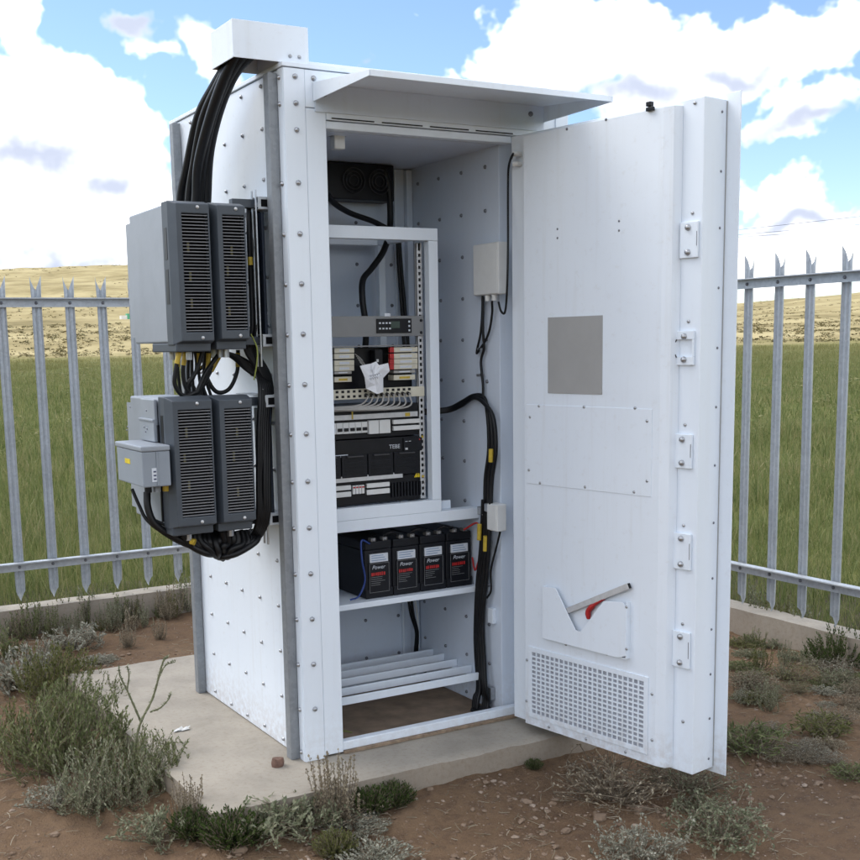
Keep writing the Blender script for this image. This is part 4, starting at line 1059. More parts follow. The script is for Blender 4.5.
cable('cable', 'thin black cable dropping from the white wall box in a loop', 'cable', [XW(492, 301, 0.03), XW(492, 315, 0.02), XW(488, 335, 0.018), XW(478, 352, 0.02), XW(477, 350, 0.018), XW(481, 330, 0.016), XW(482.5, 296, 0.014), XW(481, 250, 0.012)], 0.0045)
cable('cable', 'black cable clipped vertically down the wall below the wall box', 'cable', [XW(483, 297, 0.022), XW(483, 330, 0.022), XW(484, 348, 0.018), XW(481, 362, 0.016), XW(483, 385, 0.016), XW(483, 402, 0.018)], 0.0052)
for uu, vv in ((484, 349), (483, 375), (481, 294)):
    a = XW(uu, vv, 0.0); tag(MB().box(0.852, 0.8735, a.y - 0.012, a.y + 0.012, a.z - 0.005, a.z + 0.005).build('cable_clip', STEEL, cab, 0.001))
for k in range(3):
    o_ = 0.014 + 0.011 * k; d_ = 2.6 * k
    cable('cable', 'thick black cable arching out of the rack and down the right inner wall', 'cable',
          [(0.70, 0.36, atY(441, 410, 0.36).z - 0.004 * k), XW(447, 409 + k, 0.06), XW(462, 402 + d_ * .6, 0.03), XW(474, 395.5 + d_ * .4, 0.022), XW(484, 398 + d_, o_), XW(488 + d_, 418, o_), XW(489 + d_ * 1.3, 450, o_), XW(485.5 + d_ * 1.2, 480, o_), XW(485 + d_, 520, o_ + 0.004), XW(482 + d_, 570, o_ + 0.004), XW(478 + d_ * 0.9, 620, o_ + 0.004), XW(479.5 + d_ * 0.9, 660, o_ + 0.004), XW(482 + d_ * 0.7, 688, o_ + 0.01), (0.845, 0.135 - 0.012 * k, 0.05), (0.835, 0.13 - 0.014 * k, 0.004)], 0.0085, BLACK, 'cables down the right inner wall', 6)
for k in range(3):
    cable('cable', 'black cable in the lower bundle beside the batteries', 'cable', [XW(488 - 2.4 * k, 500, 0.02 + 0.012 * k), XW(486 - 2.4 * k, 545, 0.03), XW(481.5 - 2.2 * k, 590, 0.032), XW(478.5 - 1.5 * k, 640, 0.03), XW(480 - k, 686, 0.035), (0.825, 0.15 + 0.012 * k, 0.05), (0.815, 0.145 + 0.012 * k, 0.004)], 0.0085, BLACK, 'cables beside the batteries', 6)
cable('cable', 'thin black cable curving from the low switch box into the bundle', 'cable', [XW(500, 532, 0.02), XW(497, 545, 0.02), XW(491, 570, 0.02), XW(491, 590, 0.02), XW(487, 598, 0.02)], 0.004)
for uu, v0_, v1_, k in ((491, 449, 462, 0), (479.5, 524, 540, 1), (485.5, 536, 551, 2)):
    a, c = XW(uu, v0_, 0.05), XW(uu - 0.4, v1_, 0.05)
    tag(MB().tube([a, c], 0.0088, 8).build('cable_tag', YELLOW), ['upper', 'left', 'lower'][k] + ' yellow marker sleeve on the cables down the right inner wall', 'cable tag')
for uu, vv in ((483, 510), (490, 507)):
    a = XW(uu, vv, 0.03); tag(MB().box(a.x - 0.016, a.x + 0.018, a.y - 0.018, a.y + 0.018, a.z - 0.018, a.z + 0.014).build('cable_clamp', STEEL, cab, 0.003))
fl = Vector((0.815, 0.125, 0.0)); cp_ = MB(); cp_.tube([(fl.x + 0.01, fl.y, 0.0065), (fl.x + 0.01, fl.y, 0.014)], 0.045, 10)
tag(cp_.build('cable_boot', BLACK, smooth=40), 'black rubber boot where the cables enter the cabinet floor', 'cable boot')
# cables at the back of the rack
cable('cable', 'thick black cable dropping from the fan box behind the rack top', 'cable', [(0.70, 0.62, 2.13), atY(384.5, 172, 0.60), atY(389, 190, 0.60), atY(390, 226, 0.60), atY(384, 250, 0.52), atY(372, 268, 0.5), atY(363, 280, 0.48), atY(362.5, 300, 0.46), atY(366, 330, 0.45), atY(364, 365, 0.45)], 0.0125)
cable('cable', 'thick black cable slanting across above the rack', 'cable', [atY(326, 192, 0.45), atY(334, 203, 0.5), atY(350, 213, 0.55), atY(372, 221, 0.58), atY(386, 228, 0.585)], 0.0115)
for k in range(2): cable('cable', 'black cable running down the back wall behind the controller', 'cable', [atY(397 + 2 * k, 235, 0.66), atY(399 + 2.5 * k, 270, 0.66), atY(402 + 3 * k, 310, 0.65), atY(404 + 4 * k, 345, 0.64), atY(406 + 4 * k, 385, 0.6)], 0.0075, BLACK, 'cables behind the controller')
for k in range(2): cable('cable', 'thin dark cable hanging below the battery tray at the back', 'cable', [atY(408 + 3.0 * k, 596, 0.60), atY(411 + 2.5 * k, 615, 0.60), atY(416 + 1.5 * k, 632, 0.62), atY(415 + 2 * k, 652, 0.64)], 0.006, BLACK, 'cables below the battery tray')
cable('cable', 'white cable hanging below the battery tray at the back', 'cable', [atY(414.5, 596, 0.62), atY(417.5, 618, 0.63), atY(418.5, 648, 0.64)], 0.005, WHITE_PLASTIC)

# ================================================================== RADIO UNITS ON THE LEFT WALL
YG = 0.02
def radio(label, x0, x1, z0, z1, depth, group, tilt=0.0):
    t = thing('radio_unit', label, 'radio unit', ((x0 + x1) / 2, YG + depth / 2, z0), group)
    # fan cover: a hood that narrows towards its front
    c = MB(); w_ = x1 - x0; i = 0.014
    ring = [(x0, x1, z0, z1, YG + 0.10), (x0, x1, z0, z1, YG + 0.045), (x0 + i, x1 - 0.003, z0 + 0.012, z1 - 0.012, YG)]
    for (a, b_, c0, c1, y) in ring: c.v += [(a, y, c0), (b_, y, c0), (b_, y, c1), (a, y, c1)]
    for k in range(2):
        for j in range(4): c.f.append((k * 4 + j, k * 4 + (j + 1) % 4, (k + 1) * 4 + (j + 1) % 4, (k + 1) * 4 + j))
    gx0, gx1, gz0, gz1 = x0 + 0.031, x1 - 0.008, z0 + 0.040, z1 - 0.042
    b0 = len(c.v); c.v += [(gx0, YG, gz0), (gx1, YG, gz0), (gx1, YG, gz1), (gx0, YG, gz1), (gx0, YG + 0.03, gz0), (gx1, YG + 0.03, gz0), (gx1, YG + 0.03, gz1), (gx0, YG + 0.03, gz1)]
    for j in range(4):
        c.f.append((8 + j, 8 + (j + 1) % 4, b0 + (j + 1) % 4, b0 + j)); c.f.append((b0 + j, b0 + (j + 1) % 4, b0 + 4 + (j + 1) % 4, b0 + 4 + j))
    c.f.append((b0 + 4, b0 + 5, b0 + 6, b0 + 7))
    cov = c.build('fan_cover', RADIO_DARK, t, 0.004)
    g_ = MB(); n = 36
    for k in range(n):
        z = gz0 + (gz1 - gz0) * (k + 0.5) / n
        g_.add([(gx0, YG + 0.001, z - 0.0014), (gx1, YG + 0.001, z - 0.0014), (gx1, YG + 0.0025, z + 0.0014), (gx0, YG + 0.0025, z + 0.0014), (gx0, YG + 0.0055, z - 0.0012), (gx1, YG + 0.0055, z - 0.0012), (gx1, YG + 0.006, z + 0.002), (gx0, YG + 0.006, z + 0.002)],
               [(0, 1, 2, 3), (3, 2, 6, 7), (1, 0, 4, 5), (5, 4, 7, 6)])
    tag(g_.build('grille_slats', SLAT_GREY, cov), kind='stuff')
    # the fans and leads glimpsed behind the slats
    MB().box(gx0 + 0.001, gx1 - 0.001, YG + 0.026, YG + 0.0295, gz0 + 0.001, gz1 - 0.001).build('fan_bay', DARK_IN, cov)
    for k in range(3):
        ox = random.uniform(0.015, 0.045); oz = random.uniform(-0.03, 0.03)
        MB().box(gx0 + ox, gx0 + ox + 0.007, YG + 0.018, YG + 0.02, gz0 + 0.06 + oz + 0.10 * k, gz0 + 0.09 + oz + 0.10 * k).build('inner_tag', YELLOW_DULL, cov)
    for z in (z1 - 0.022, z0 + 0.022): bolt(t, ((gx0 + gx1) / 2 + 0.01, YG + 0.0, z), '-y', 0.006, 0.005, ALU)
    MB().box(x0 + 0.003, x1 - 0.003, YG + 0.1005, YG + depth, z0 + 0.008, z1 - 0.006).build('housing', RADIO_GREY, t, 0.006)
    MB().box(x0 - 0.001, x0 + 0.002, YG + 0.060, YG + 0.085, z0 + 0.13, z0 + 0.24).build('side_slot', BLACK_PL, cov); MB().box(x0 - 0.001, x0 + 0.002, YG + 0.060, YG + 0.085, z0 + 0.27, z0 + 0.37).build('side_slot', BLACK_PL, cov)
    MB().box(x0 + 0.004, x1 - 0.004, YG + 0.03, YG + depth * 0.6, z0 - 0.022, z0 + 0.0075).build('connector_tray', RADIO_DARK, t, 0.004)
    for k in range(4):
        yy = YG + 0.08 + k * 0.055; MB().tube([((x0 + x1) / 2, yy, z0 - 0.0225), ((x0 + x1) / 2, yy, z0 - 0.048)], 0.011, 8).build('connector', STEEL, t)
    for k in range(11):
        yy = YG + depth + 0.002
        MB().box(x0 + 0.006 + k * (w_ - 0.014) / 11, x0 + 0.009 + k * (w_ - 0.014) / 11, yy - 0.001, yy + 0.05, z0 + 0.03, z1 - 0.03).build('heat_sink_fin', RADIO_GREY, t)
    return t
GRP = 'radio units on the left wall'
radio('dark grey radio unit in the upper pair, outermost, with a broad light grey side', -0.388, -0.262, 1.457, 1.909, 0.46, GRP)
radio('dark grey finned radio unit in the upper pair, next to the cabinet wall', -0.252, -0.139, 1.462, 1.908, 0.30, GRP)
LX = -0.430
radio('dark grey finned radio unit in the lower pair, behind the grey power box', LX, -0.281, 0.862, 1.292, 0.42, GRP)
radio('dark grey finned radio unit in the lower pair, next to the cabinet wall', -0.272, -0.141, 0.862, 1.290, 0.30, GRP)
# light side plate screws on the upper unit
# grey side box of the lower unit and the power box fixed to it
y1 = atX(170.5, 465, LX - 0.002).y; a = atY(142.5, 466, y1); xb = a.x; yb2 = atX(117.5, 465, xb).y
zt_, zb_ = atY(156, 447, y1).z, atY(156, 487, y1).z
pb = thing('power_box', 'light grey power box with a yellow sticker fixed left of the lower radio units', 'power box', ((xb + LX) / 2, (y1 + yb2) / 2, zb_))
MB().box(xb, LX - 0.002, y1, yb2, zb_, zt_ - 0.014).build('body', BOX_GREY, pb, 0.004)
MB().box(xb - 0.004, LX - 0.0015, y1 - 0.004, yb2 + 0.004, zt_ - 0.0135, zt_ + 0.004).build('lid', RADIO_GREY, pb, 0.004)
MB().box(xb + 0.045, xb + 0.05, y1 - 0.0035, y1 - 0.0005, zb_ + 0.004, zt_ - 0.016).build('front_rib', BOX_GREY, pb, 0.001)
c = atX(127.5, 461, xb - 0.0008); MB().box(xb - 0.0012, xb - 0.0004, c.y - 0.028, c.y + 0.028, c.z - 0.008, c.z + 0.008).build('yellow_sticker', simple('sticker_yellow', (0.70, 0.55, 0.03), 0.45, var=0.1), pb)
c = atY(154.8, 475, y1 - 0.001); st = MB().box(c.x - 0.009, c.x + 0.009, y1 - 0.0012, y1 - 0.0004, c.z - 0.022, c.z + 0.022).build('white_sticker', LABEL, pb)
for k in range(3): MB().box(c.x - 0.004, c.x + 0.005, y1 - 0.0018, y1 - 0.0013, c.z - 0.016 + 0.012 * k, c.z - 0.011 + 0.012 * k).build('sticker_print', INK, st)
for k in range(3): MB().tube([(xb + 0.03 + 0.03 * k, y1 + 0.05, zb_), (xb + 0.03 + 0.03 * k, y1 + 0.05, zb_ - 0.022)], 0.012, 8).build('cable_gland', [BLACK_PL, RADIO_GREY, YELLOW][k], pb)
sbx = thing('filter_box', 'light grey box with small screws behind the power box lid', 'filter box', (LX - 0.03, YG + 0.32, 1.05))
yq = atX(139.5, 420, LX - 0.016).y
MB().box(LX - 0.016, LX - 0.001, YG + 0.110, yq, zt_ + 0.006, 1.215).build('body', RADIO_GREY, sbx, 0.003)
MB().box(LX - 0.012, LX - 0.001, YG + 0.110, yq - 0.004, 1.2155, 1.283).build('top_box', RADIO_GREY, sbx, 0.003)
MB().box(LX - 0.020, LX - 0.001, YG + 0.110, yq, 1.211, 1.219).build('lip', RADIO_GREY, sbx, 0.002)
for k, (dy, dz) in enumerate(((0.03, 1.185), (0.045, 1.175), (0.06, 1.19), (0.25, 1.18), (0.26, 1.168), (0.04, 1.245), (0.22, 1.25))): bolt(sbx, (LX - 0.016 if dz < 1.21 else LX - 0.012, YG + 0.15 + dy, dz), '-x', 0.004, 0.003, BOLT_DARK)
MB().box(LX - 0.006, LX + 0.002, YG + 0.1005, YG + 0.1085, 0.88, 1.20).build('black_strip', BLACK_PL, sbx)
# mounting frames between units and wall
XM = -0.004
for (lab, z0, z1, ub, ua) in (('dark mounting frame holding the upper radio units to the left wall', 1.455, 1.93, 258, 277), ('dark mounting frame holding the lower radio units to the left wall', 0.845, 1.275, 268, 284)):
    t = thing('mounting_frame', lab, 'mounting frame', (XM - 0.02, 0.2, z0))
    vm = 270 if z0 > 1.2 else 460
    ya, yb_ = 0.105, 0.235
    MB().box(XM - 0.045, XM - 0.035, ya, yb_, z0 + 0.03, z1 - 0.04).build('back_plate', NAVY, t, 0.002)
    for zz in (z0 + 0.012, z1 - 0.012):
        cl = MB().box(XM - 0.06, XM, ya - 0.012, ya - 0.009, zz - 0.020, zz + 0.020).box(XM - 0.06, XM, ya - 0.0085, 0.36, zz - 0.021, zz - 0.018).box(XM - 0.06, XM, ya - 0.0085, 0.36, zz + 0.018, zz + 0.021).build('channel', GALV, t, 0.001)
        MB().box(XM - 0.05, XM - 0.012, ya - 0.0125, ya - 0.0122, zz - 0.012, zz + 0.012).build('channel_mouth', DARK_IN, cl)
        MB().box(-0.145, XM - 0.061, 0.12, 0.15, zz - 0.014, zz + 0.014).build('arm', RADIO_DARK, t, 0.002)
    for yy, xx in ((ya - 0.006, XM - 0.066), (ya + 0.03, XM - 0.064)):
        MB().tube([(xx, yy, z0 - 0.075), (xx, yy, z1 + 0.03)], 0.0035, 6).build('threaded_rod', STEEL, t)
    for yy in (ya + 0.05, ya + 0.09):
        for zz in (z0 + 0.16, z0 + 0.32): bolt(t, (XM - 0.045, yy, zz), '-x', 0.006, 0.004, BLACK_PL)

# cable bundle from the hood down behind the upper units
for k in range(9):
    i, j = k % 3, k // 3; dx = -0.022 * i; dy = 0.026 * j
    x = -0.118 + dx * 0.9; q = random.Random(k); e_ = lambda: q.uniform(-0.004, 0.004)
    cable('feeder_cable', 'thick black cable curving out of the roof hood and down behind the upper radio units', 'cable',
          [(-0.055 + dx, 0.070 + dy, 2.40), (-0.075 + dx, 0.095 + dy + e_(), 2.38), (-0.10 + dx * 0.9, 0.17 + dy * 1.5 + e_(), 2.335 - 0.012 * i), (x, 0.265 + dy * 2.0 + e_(), 2.245 - 0.02 * i + 0.012 * j), (x - 0.006 + e_(), 0.355 + dy * 2.5, 2.12 - 0.02 * i), (x - 0.006 + e_(), 0.405 + dy * 2.8, 1.98), (x - 0.004, 0.43 + dy * 2.8 + e_(), 1.85), (x + 0.03, 0.45 + dy * 2.6, 1.5), (x + 0.03, 0.42 + dy * 2.0, 1.42)],
          0.0155 if k % 2 else 0.0175, BLACK, 'feeder cables from the roof hood', 7)
# jumpers between upper and lower units
U = lambda u, v, y: atY(u, v, y)
JU = [[(180, 350), (176, 368), (175, 385), (184, 396), (196, 392)], [(186, 350), (183, 370), (186, 388), (195, 394), (206, 372), (222, 350)], [(192, 350), (192, 372), (194, 396)], [(198, 350), (199, 374), (202, 396)], [(203, 350), (197, 370), (188, 384), (186, 396)],
      [(209, 350), (207, 375), (198, 392), (190, 396)], [(218, 350), (210, 370), (203, 385), (206, 397)], [(238, 350), (237, 372), (229, 389), (217, 392), (208, 380), (204, 362), (201, 350)],
      [(178, 350), (178, 372), (181, 396)], [(189, 350), (188, 374), (190, 396)], [(206, 350), (204, 372), (211, 396)], [(213, 350), (203, 366), (192, 380), (199, 397)], [(195, 350), (196, 370), (187, 392), (184, 397)], [(222, 351), (208, 377), (199, 396)]]
TAGS = {0: 1, 1: 1, 3: 1, 5: 1, 6: 1, 7: 1, 8: 1, 13: 1}
for k, pp in enumerate(JU):
    yy = 0.09 + 0.03 * (k % 4) + 0.01 * k
    pts = crom([U(u, v, yy + 0.006 * i) for i, (u, v) in enumerate(pp)], 8)
    t = thing('jumper_cable', ['black jumper cable looping leftmost between the upper and lower radio units', 'black jumper cable looped under the upper radio unit beside the leftmost loop', 'black jumper cable dropping straight between the radio units', 'second straight black jumper cable between the radio units', 'black jumper cable crossing to the left between the radio units', 'black jumper cable bending left onto the lower radio unit', 'black jumper cable bending from under the gap of the upper pair', 'black jumper cable sagging in a wide loop towards the wall'][k] if k < 8 else 'thin black jumper lead in the tangle between the upper and lower radio units', 'cable', pts[0], 'jumper cables between the radio units')
    MB().tube(pts, 0.0075 if k not in (2, 3) and k < 8 else 0.0058, 8).build('lead', BLACK, t, smooth=60)
    if k in TAGS:
        a, c = pts[1], pts[min(6, len(pts) - 1)]; MB().tube([a, c], 0.0088, 8).build('marker_sleeve', YELLOW, t, smooth=60)
for k in range(6):
    dv = 2.0 * k
    cable('wall_cable', 'black cable swinging from under the upper radio units down beside the lower ones', 'cable', [U(222 + 2 * k, 352 + dv * .3, 0.22), U(240 + k, 358 + dv, 0.20), U(254 + k, 368 + dv, 0.18), U(260 + 2.0 * k, 388, 0.10 + 0.006 * k), U(258.5 + 2.1 * k, 430, 0.08 + 0.006 * k), U(258 + 2.1 * k, 480, 0.08 + 0.004 * (k % 3)), U(257.5 + 2.0 * k, 520, 0.09), U(250 + k, 537 + k, 0.15), U(232 + k, 545 + k * 1.2, 0.14), U(212 + 2 * k, 547 + k, 0.14)], 0.0082, BLACK, 'cables beside the lower radio units', 6)
for k in range(6):
    cable('wall_cable', 'black cable hanging beside the upper radio units along the wall', 'cable', [U(248.5 + 1.9 * k, 208, 0.15 + 0.01 * (k % 3)), U(249 + 1.6 * k, 240, 0.14 + 0.012 * (k % 2)), U(251 + 1.5 * k, 290, 0.15), U(252 + 1.3 * k, 330, 0.14 + 0.01 * (k % 3)), U(246 + 2 * k, 350, 0.16), U(262 + 1.4 * k, 375, 0.15), U(264 + 1.8 * k, 400, 0.15)], 0.0085, BLACK, 'cables beside the upper radio units', 6)
cable('earth_wire', 'thin green and yellow earth wire hanging below the upper mounting frame', 'wire', [U(251, 334, 0.06), U(257, 348, 0.06), U(257, 362, 0.06), U(254, 380, 0.07)], 0.0025, simple('earth_green', (0.22, 0.26, 0.05), 0.5), None)
for u, v in ((250, 257), (259, 446)):
    a, c = U(u, v, 0.13), U(u + 0.5, v + 8, 0.13); tag(MB().tube([a, c], 0.0085, 8).build('cable_tag', YELLOW), 'yellow marker sleeve on the cables beside the ' + ('upper' if v < 300 else 'lower') + ' radio units', 'cable tag')
# bundle under the lower units
for k in range(16):
    q = random.Random(40 + k); u0 = 184 + (k % 8) * 9.5 + (k // 8) * 4.5
    cable('drop_cable', 'black cable bunched under the lower radio units', 'cable', [U(u0, 531, 0.11 + 0.02 * (k % 4)), U(u0 + 2, 540 + q.uniform(0, 4), 0.12), U(205 + (k % 8) * 4.5, 546 + q.uniform(0, 8), 0.11 + 0.02 * (k % 3)), U(225 + q.uniform(-6, 8), 556 + q.uniform(-4, 2), 0.14), U(246 + q.uniform(-4, 4), 545 + q.uniform(-2, 3), 0.15)], 0.0115, BLACK, 'cables bunched under the lower radio units', 6)
for k in range(5):
    q = random.Random(60 + k)
    cable('drop_cable', 'black connector lead sloping left to right under the lower radio units', 'cable', [U(182 + 3 * k, 534, 0.10 + 0.015 * k), U(196 + 3 * k, 549 - k, 0.12), U(214 + 3 * k, 553, 0.14), U(224 + 3 * k, 559 - 2 * k, 0.15)], 0.011, BLACK, 'connector leads under the lower radio units', 6)
for k in range(3):
    cable('power_cable', ['outermost black cable looping from the power box under the lower radio units', 'middle black cable looping from the power box under the lower radio units', 'innermost thin black cable looping from the power box under the lower radio units'][k], 'cable',
          [[U(132, 489, 0.22), U(139, 505, 0.2), U(147, 520, 0.18), U(163, 533, 0.15), U(182, 544, 0.12), U(205, 551, 0.12)], [U(147, 492, 0.15), U(148, 508, 0.14), U(155, 524, 0.13), U(172, 536, 0.12), U(190, 545, 0.12), U(212, 553, 0.12)], [U(163, 492, 0.12), U(169, 503, 0.11), U(171, 522, 0.11), U(176, 536, 0.11), U(190, 543, 0.12)]][k], [0.006, 0.0125, 0.0045][k])
cable('power_cable', 'thin black cable crossing between the power box loops', 'cable', [U(152, 519, 0.14), U(163, 524, 0.13), U(172, 530, 0.12), U(180, 540, 0.12)], 0.005)
p = U(190.5, 541, 0.10); tag(MB().tube([p, p + Vector((0.012, -0.01, -0.004))], 0.011, 8).build('cable_tag', YELLOW), 'round yellow cap on the cables under the lower radio units', 'cable tag')

# ================================================================== PLANTS, STONES, LITTER
def leaf(V, F, p, d, up, ln, wd, fold=0.25):
    d = d.normalized(); s = d.cross(up); s = s.normalized() if s.length > 1e-5 else d.orthogonal().normalized(); n = s.cross(d)
    b = len(V); m_ = p + d * ln * 0.5 + n * ln * 0.06
    V += [tuple(p), tuple(m_ + s * wd + n * wd * fold), tuple(m_ - s * wd + n * wd * fold), tuple(p + d * ln), tuple(m_ - n * wd * 0.1)]
    F += [(b, b + 1, b + 4), (b, b + 4, b + 2), (b + 1, b + 3, b + 4), (b + 4, b + 3, b + 2)]


def plant_mesh(seed, rad, hgt, nst, seg, nleaf, ln, wd, upright=0.7, droop=0.0, lean=0.0, fill=1.0, tipsize=1.0, wob=0.25):
    """stems fanning out of one crown with small leaves all along them"""
    q = random.Random(seed); LV, LF = [], []; st = MB()
    for k in range(nst):
        a = q.uniform(0, 2 * math.pi); rr = math.sqrt(q.random()); out = rr * rad
        tip = Vector((math.cos(a) * out, math.sin(a) * out, hgt * (1 - 0.55 * rr * rr * (1 - upright * 0.4)) * q.uniform(0.45, 1.12)))
        base = Vector((math.cos(a) * out * 0.35 * q.random(), math.sin(a) * out * 0.35 * q.random(), -0.01))
        mid = base.lerp(tip, 0.5) + Vector((math.cos(a) * out * (0.22 * upright), math.sin(a) * out * 0.22 * upright, -hgt * 0.10 * upright + droop * hgt))
        mid += Vector((q.gauss(0, 1), q.gauss(0, 1), q.gauss(0, 0.5))) * rad * wob * 0.3
        path = crom([base, mid, tip], max(3, seg // 2)); n = len(path)
        st.tube(path[::2] if n > 6 else path, [0.0028 * (1 - 0.6 * i / max(1, len(path[::2] if n > 6 else path) - 1)) for i in range(len(path[::2] if n > 6 else path))], 3, False)
        for i in range(nleaf):
            t = 0.18 + 0.82 * (i + q.random()) / nleaf; x = t * (n - 1); j = min(n - 2, int(x)); p = path[j].lerp(path[j + 1], min(1, x - j)); tg = (path[j + 1] - path[j]).normalized()
            an = i * 2.4 + q.uniform(-0.5, 0.5); o = tg.orthogonal().normalized(); o2 = tg.cross(o); rd = o * math.cos(an) + o2 * math.sin(an)
            op = q.uniform(0.22, 0.72) * (1.1 - 0.5 * t)
            leaf(LV, LF, p + rd * 0.001, tg * (1 - op * 0.5) + rd * op + Vector((0, 0, 0.12)), rd, ln * q.uniform(0.65, 1.25) * (0.6 + 0.4 * t * tipsize), wd * q.uniform(0.7, 1.2), q.uniform(0.1, 0.5))
    b = MB(); b.v = LV; b.f = LF
    return b, st


MW = {'shrub_leaf': 'green', 'yellowish_leaf': 'yellow-green', 'silver_leaf': 'silvery', 'sage_leaf': 'grey-green', 'dark_green_leaf': 'dark green', 'dry_leaf': 'dry beige'}
FW = {'weed': 'upright', 'weed2': 'bushy', 'seed': 'seedy', 'silver': 'curled', 'silver2': 'tufted', 'mat': 'matted', 'twiggy': 'twiggy'}
_pm = {}
def plant(name, label, cat, uv, spec, m, size=1.0, group=None, rz=None, twig=None, z=None, offs=0.0):
    key = (spec, m.name)
    if key not in _pm:
        lf, st = plant_mesh(*PLANTS[spec]); _pm[key] = (lf.mesh('foliage', m), st.mesh('stems', twig or TWIG, 60))
    p = ground(*uv) if z is None else atZ(uv[0], uv[1], z)
    if z is None:
        if -0.47 < p.x < 1.39 and -0.285 < p.y < 1.65:         # keep clear of the slab
            if p.x + 0.47 < p.y + 0.285: p.x = -0.48
            else: p.y = -0.295
        p.z = yard_h(p.x, p.y)
    if '%' in label: label = label % (MW[m.name] + ' ' + FW[spec])
    t = thing(name, label, cat, p, group)
    t.rotation_euler = (0, 0, random.uniform(0, 6.28) if rz is None else rz); t.scale = (size, size, size * random.uniform(0.92, 1.08))
    for nm, me in (('foliage', _pm[key][0]), ('stems', _pm[key][1])):
        o = bpy.data.objects.new(nm, me); COL.objects.link(o); o.parent = t
    return t


#            seed rad  hgt  stems seg leaves len wid
PLANTS = {
    'bush':   (1, 0.30, 0.34, 170, 10, 38, 0.023, 0.0040, 0.9, 0.0, 0, 1, 1, 0.6),
    'bush2':  (2, 0.27, 0.30, 150, 10, 36, 0.022, 0.0040, 1.0, 0.0, 0, 1, 1, 0.6),
    'tuft':   (3, 0.20, 0.24, 110, 8, 26, 0.023, 0.0050, 0.8),
    'silver': (4, 0.21, 0.09, 75, 8, 22, 0.020, 0.0050, 0.1, 0.2, 0, 1, 1, 1.2),
    'silver2': (5, 0.17, 0.13, 62, 8, 22, 0.021, 0.0048, 0.4, 0.1, 0, 1, 1, 1.0),
    'mat':    (6, 0.24, 0.07, 100, 8, 20, 0.018, 0.0046, 0.0, 0.2),
    'cushion': (7, 0.085, 0.085, 170, 6, 14, 0.014, 0.0032, 0.2),
    'weed':   (8, 0.11, 0.26, 22, 8, 24, 0.024, 0.0054, 0.9, 0.0, 0, 1, 0.6),
    'weed2':  (9, 0.13, 0.20, 36, 8, 20, 0.022, 0.0056, 0.7, 0.0, 0, 1, 0.7),
    'twiggy': (10, 0.26, 0.16, 110, 8, 10, 0.018, 0.0036, 0.1, 0.12, 0, 1, 1, 0.9),
    'seed':   (11, 0.12, 0.30, 44, 8, 26, 0.014, 0.0056, 0.9),
    'grassy': (12, 0.13, 0.075, 80, 6, 9, 0.036, 0.0030, 0.1, 0.15, 0, 1, 1, 0.9),
    'sage':   (13, 0.18, 0.14, 70, 8, 18, 0.032, 0.0066, 0.5, 0.05, 0, 1, 1, 0.9),
}
P_ = plant
# left foreground
P_('shrub', 'large bushy green shrub at the far left, left of the slab', 'shrub', (66, 768), 'bush', L_GREEN, 0.86)
P_('shrub', 'yellowish green lower half of the far left shrubbery, nearest the photo edge', 'shrub', (42, 752), 'bush2', L_YEL, 0.74)
P_('shrub', 'dark green upright shrub touching the left edge of the slab', 'shrub', (98, 722), 'bush2', L_GREEN, 0.72)
P_('shrub', 'bushy grey-green shrub in front, covering the left corner of the slab', 'shrub', (112, 808), 'bush2', L_SAGE, 0.78)
P_('shrub', 'dense green shrub leaning onto the slab by its front left corner', 'shrub', (143, 792), 'bush', L_GREEN, 0.58)
P_('shrub', 'yellow-green shrub behind the large left shrub', 'shrub', (58, 700), 'tuft', L_YEL, 1.0)
P_('silver_bush', 'pale silver bush at the left photo edge behind the green shrubs', 'bush', (18, 690), 'silver2', L_SILVER, 1.25)
P_('silver_bush', 'silvery weed in front of the plinth at the left, near the third pale', 'bush', (76, 648), 'silver2', L_SILVER, 1.0)
P_('silver_bush', 'low silvery weed on bare soil just behind the slab corner', 'bush', (96, 664), 'mat', L_SILVER, 0.55)
P_('silver_bush', 'pale grey weed under the front of the left shrubs', 'bush', (62, 808), 'silver2', L_SILVER, 0.7)
P_('ground_cover', 'grey-green matted weed below the front left corner of the slab', 'weed', (160, 846), 'silver2', L_SAGE, 0.75)
P_('ground_cover', 'pale seedy weed beside the slab front left corner', 'weed', (190, 836), 'seed', L_DRY, 0.55)
P_('moss_cushion', 'dark green cushion plant at the foot of the slab front, left of the silver rosette', 'plant', (224, 843), 'cushion', L_DARK, 1.25)
P_('moss_cushion', 'second dark green cushion plant tucked under the slab edge', 'plant', (206, 842), 'cushion', L_DARK, 1.05)
P_('rosette_weed', 'broad silver-green rosette weed below the cabinet corner', 'weed', (268, 842), 'sage', L_SAGE, 0.78)
P_('rosette_weed', 'small silver-green weed between the rosette and the dry stalks', 'weed', (300, 828), 'silver2', L_SAGE, 0.8)
P_('dry_weed', 'dry beige weed with seed heads standing before the cabinet corner', 'weed', (314, 812), 'seed', L_DRY, 0.85, twig=TWIG)
P_('dry_weed', 'short grey twiggy weed right of the dry seed heads', 'weed', (330, 818), 'twiggy', L_DRY, 0.5)
P_('silver_mat', 'silvery matted weed right of the dry stalks, below the slab', 'weed', (352, 836), 'mat', L_SILVER, 0.62)
P_('silver_mat', 'silvery matted weed at the bottom photo edge below the doorway', 'weed', (372, 866), 'mat', L_SILVER, 0.72)
P_('moss_cushion', 'round dark green cushion plant below the doorway, nearer the cabinet corner', 'plant', (359, 810), 'cushion', L_DARK, 0.95)
P_('moss_cushion', 'round dark green cushion plant below the doorway, farther right of the pair', 'plant', (387, 806), 'cushion', L_DARK, 0.88)
P_('grass_tuft', 'small green tuft at the bottom photo edge below the dry stalks', 'grass tuft', (336, 856), 'cushion', L_YEL, 0.85)
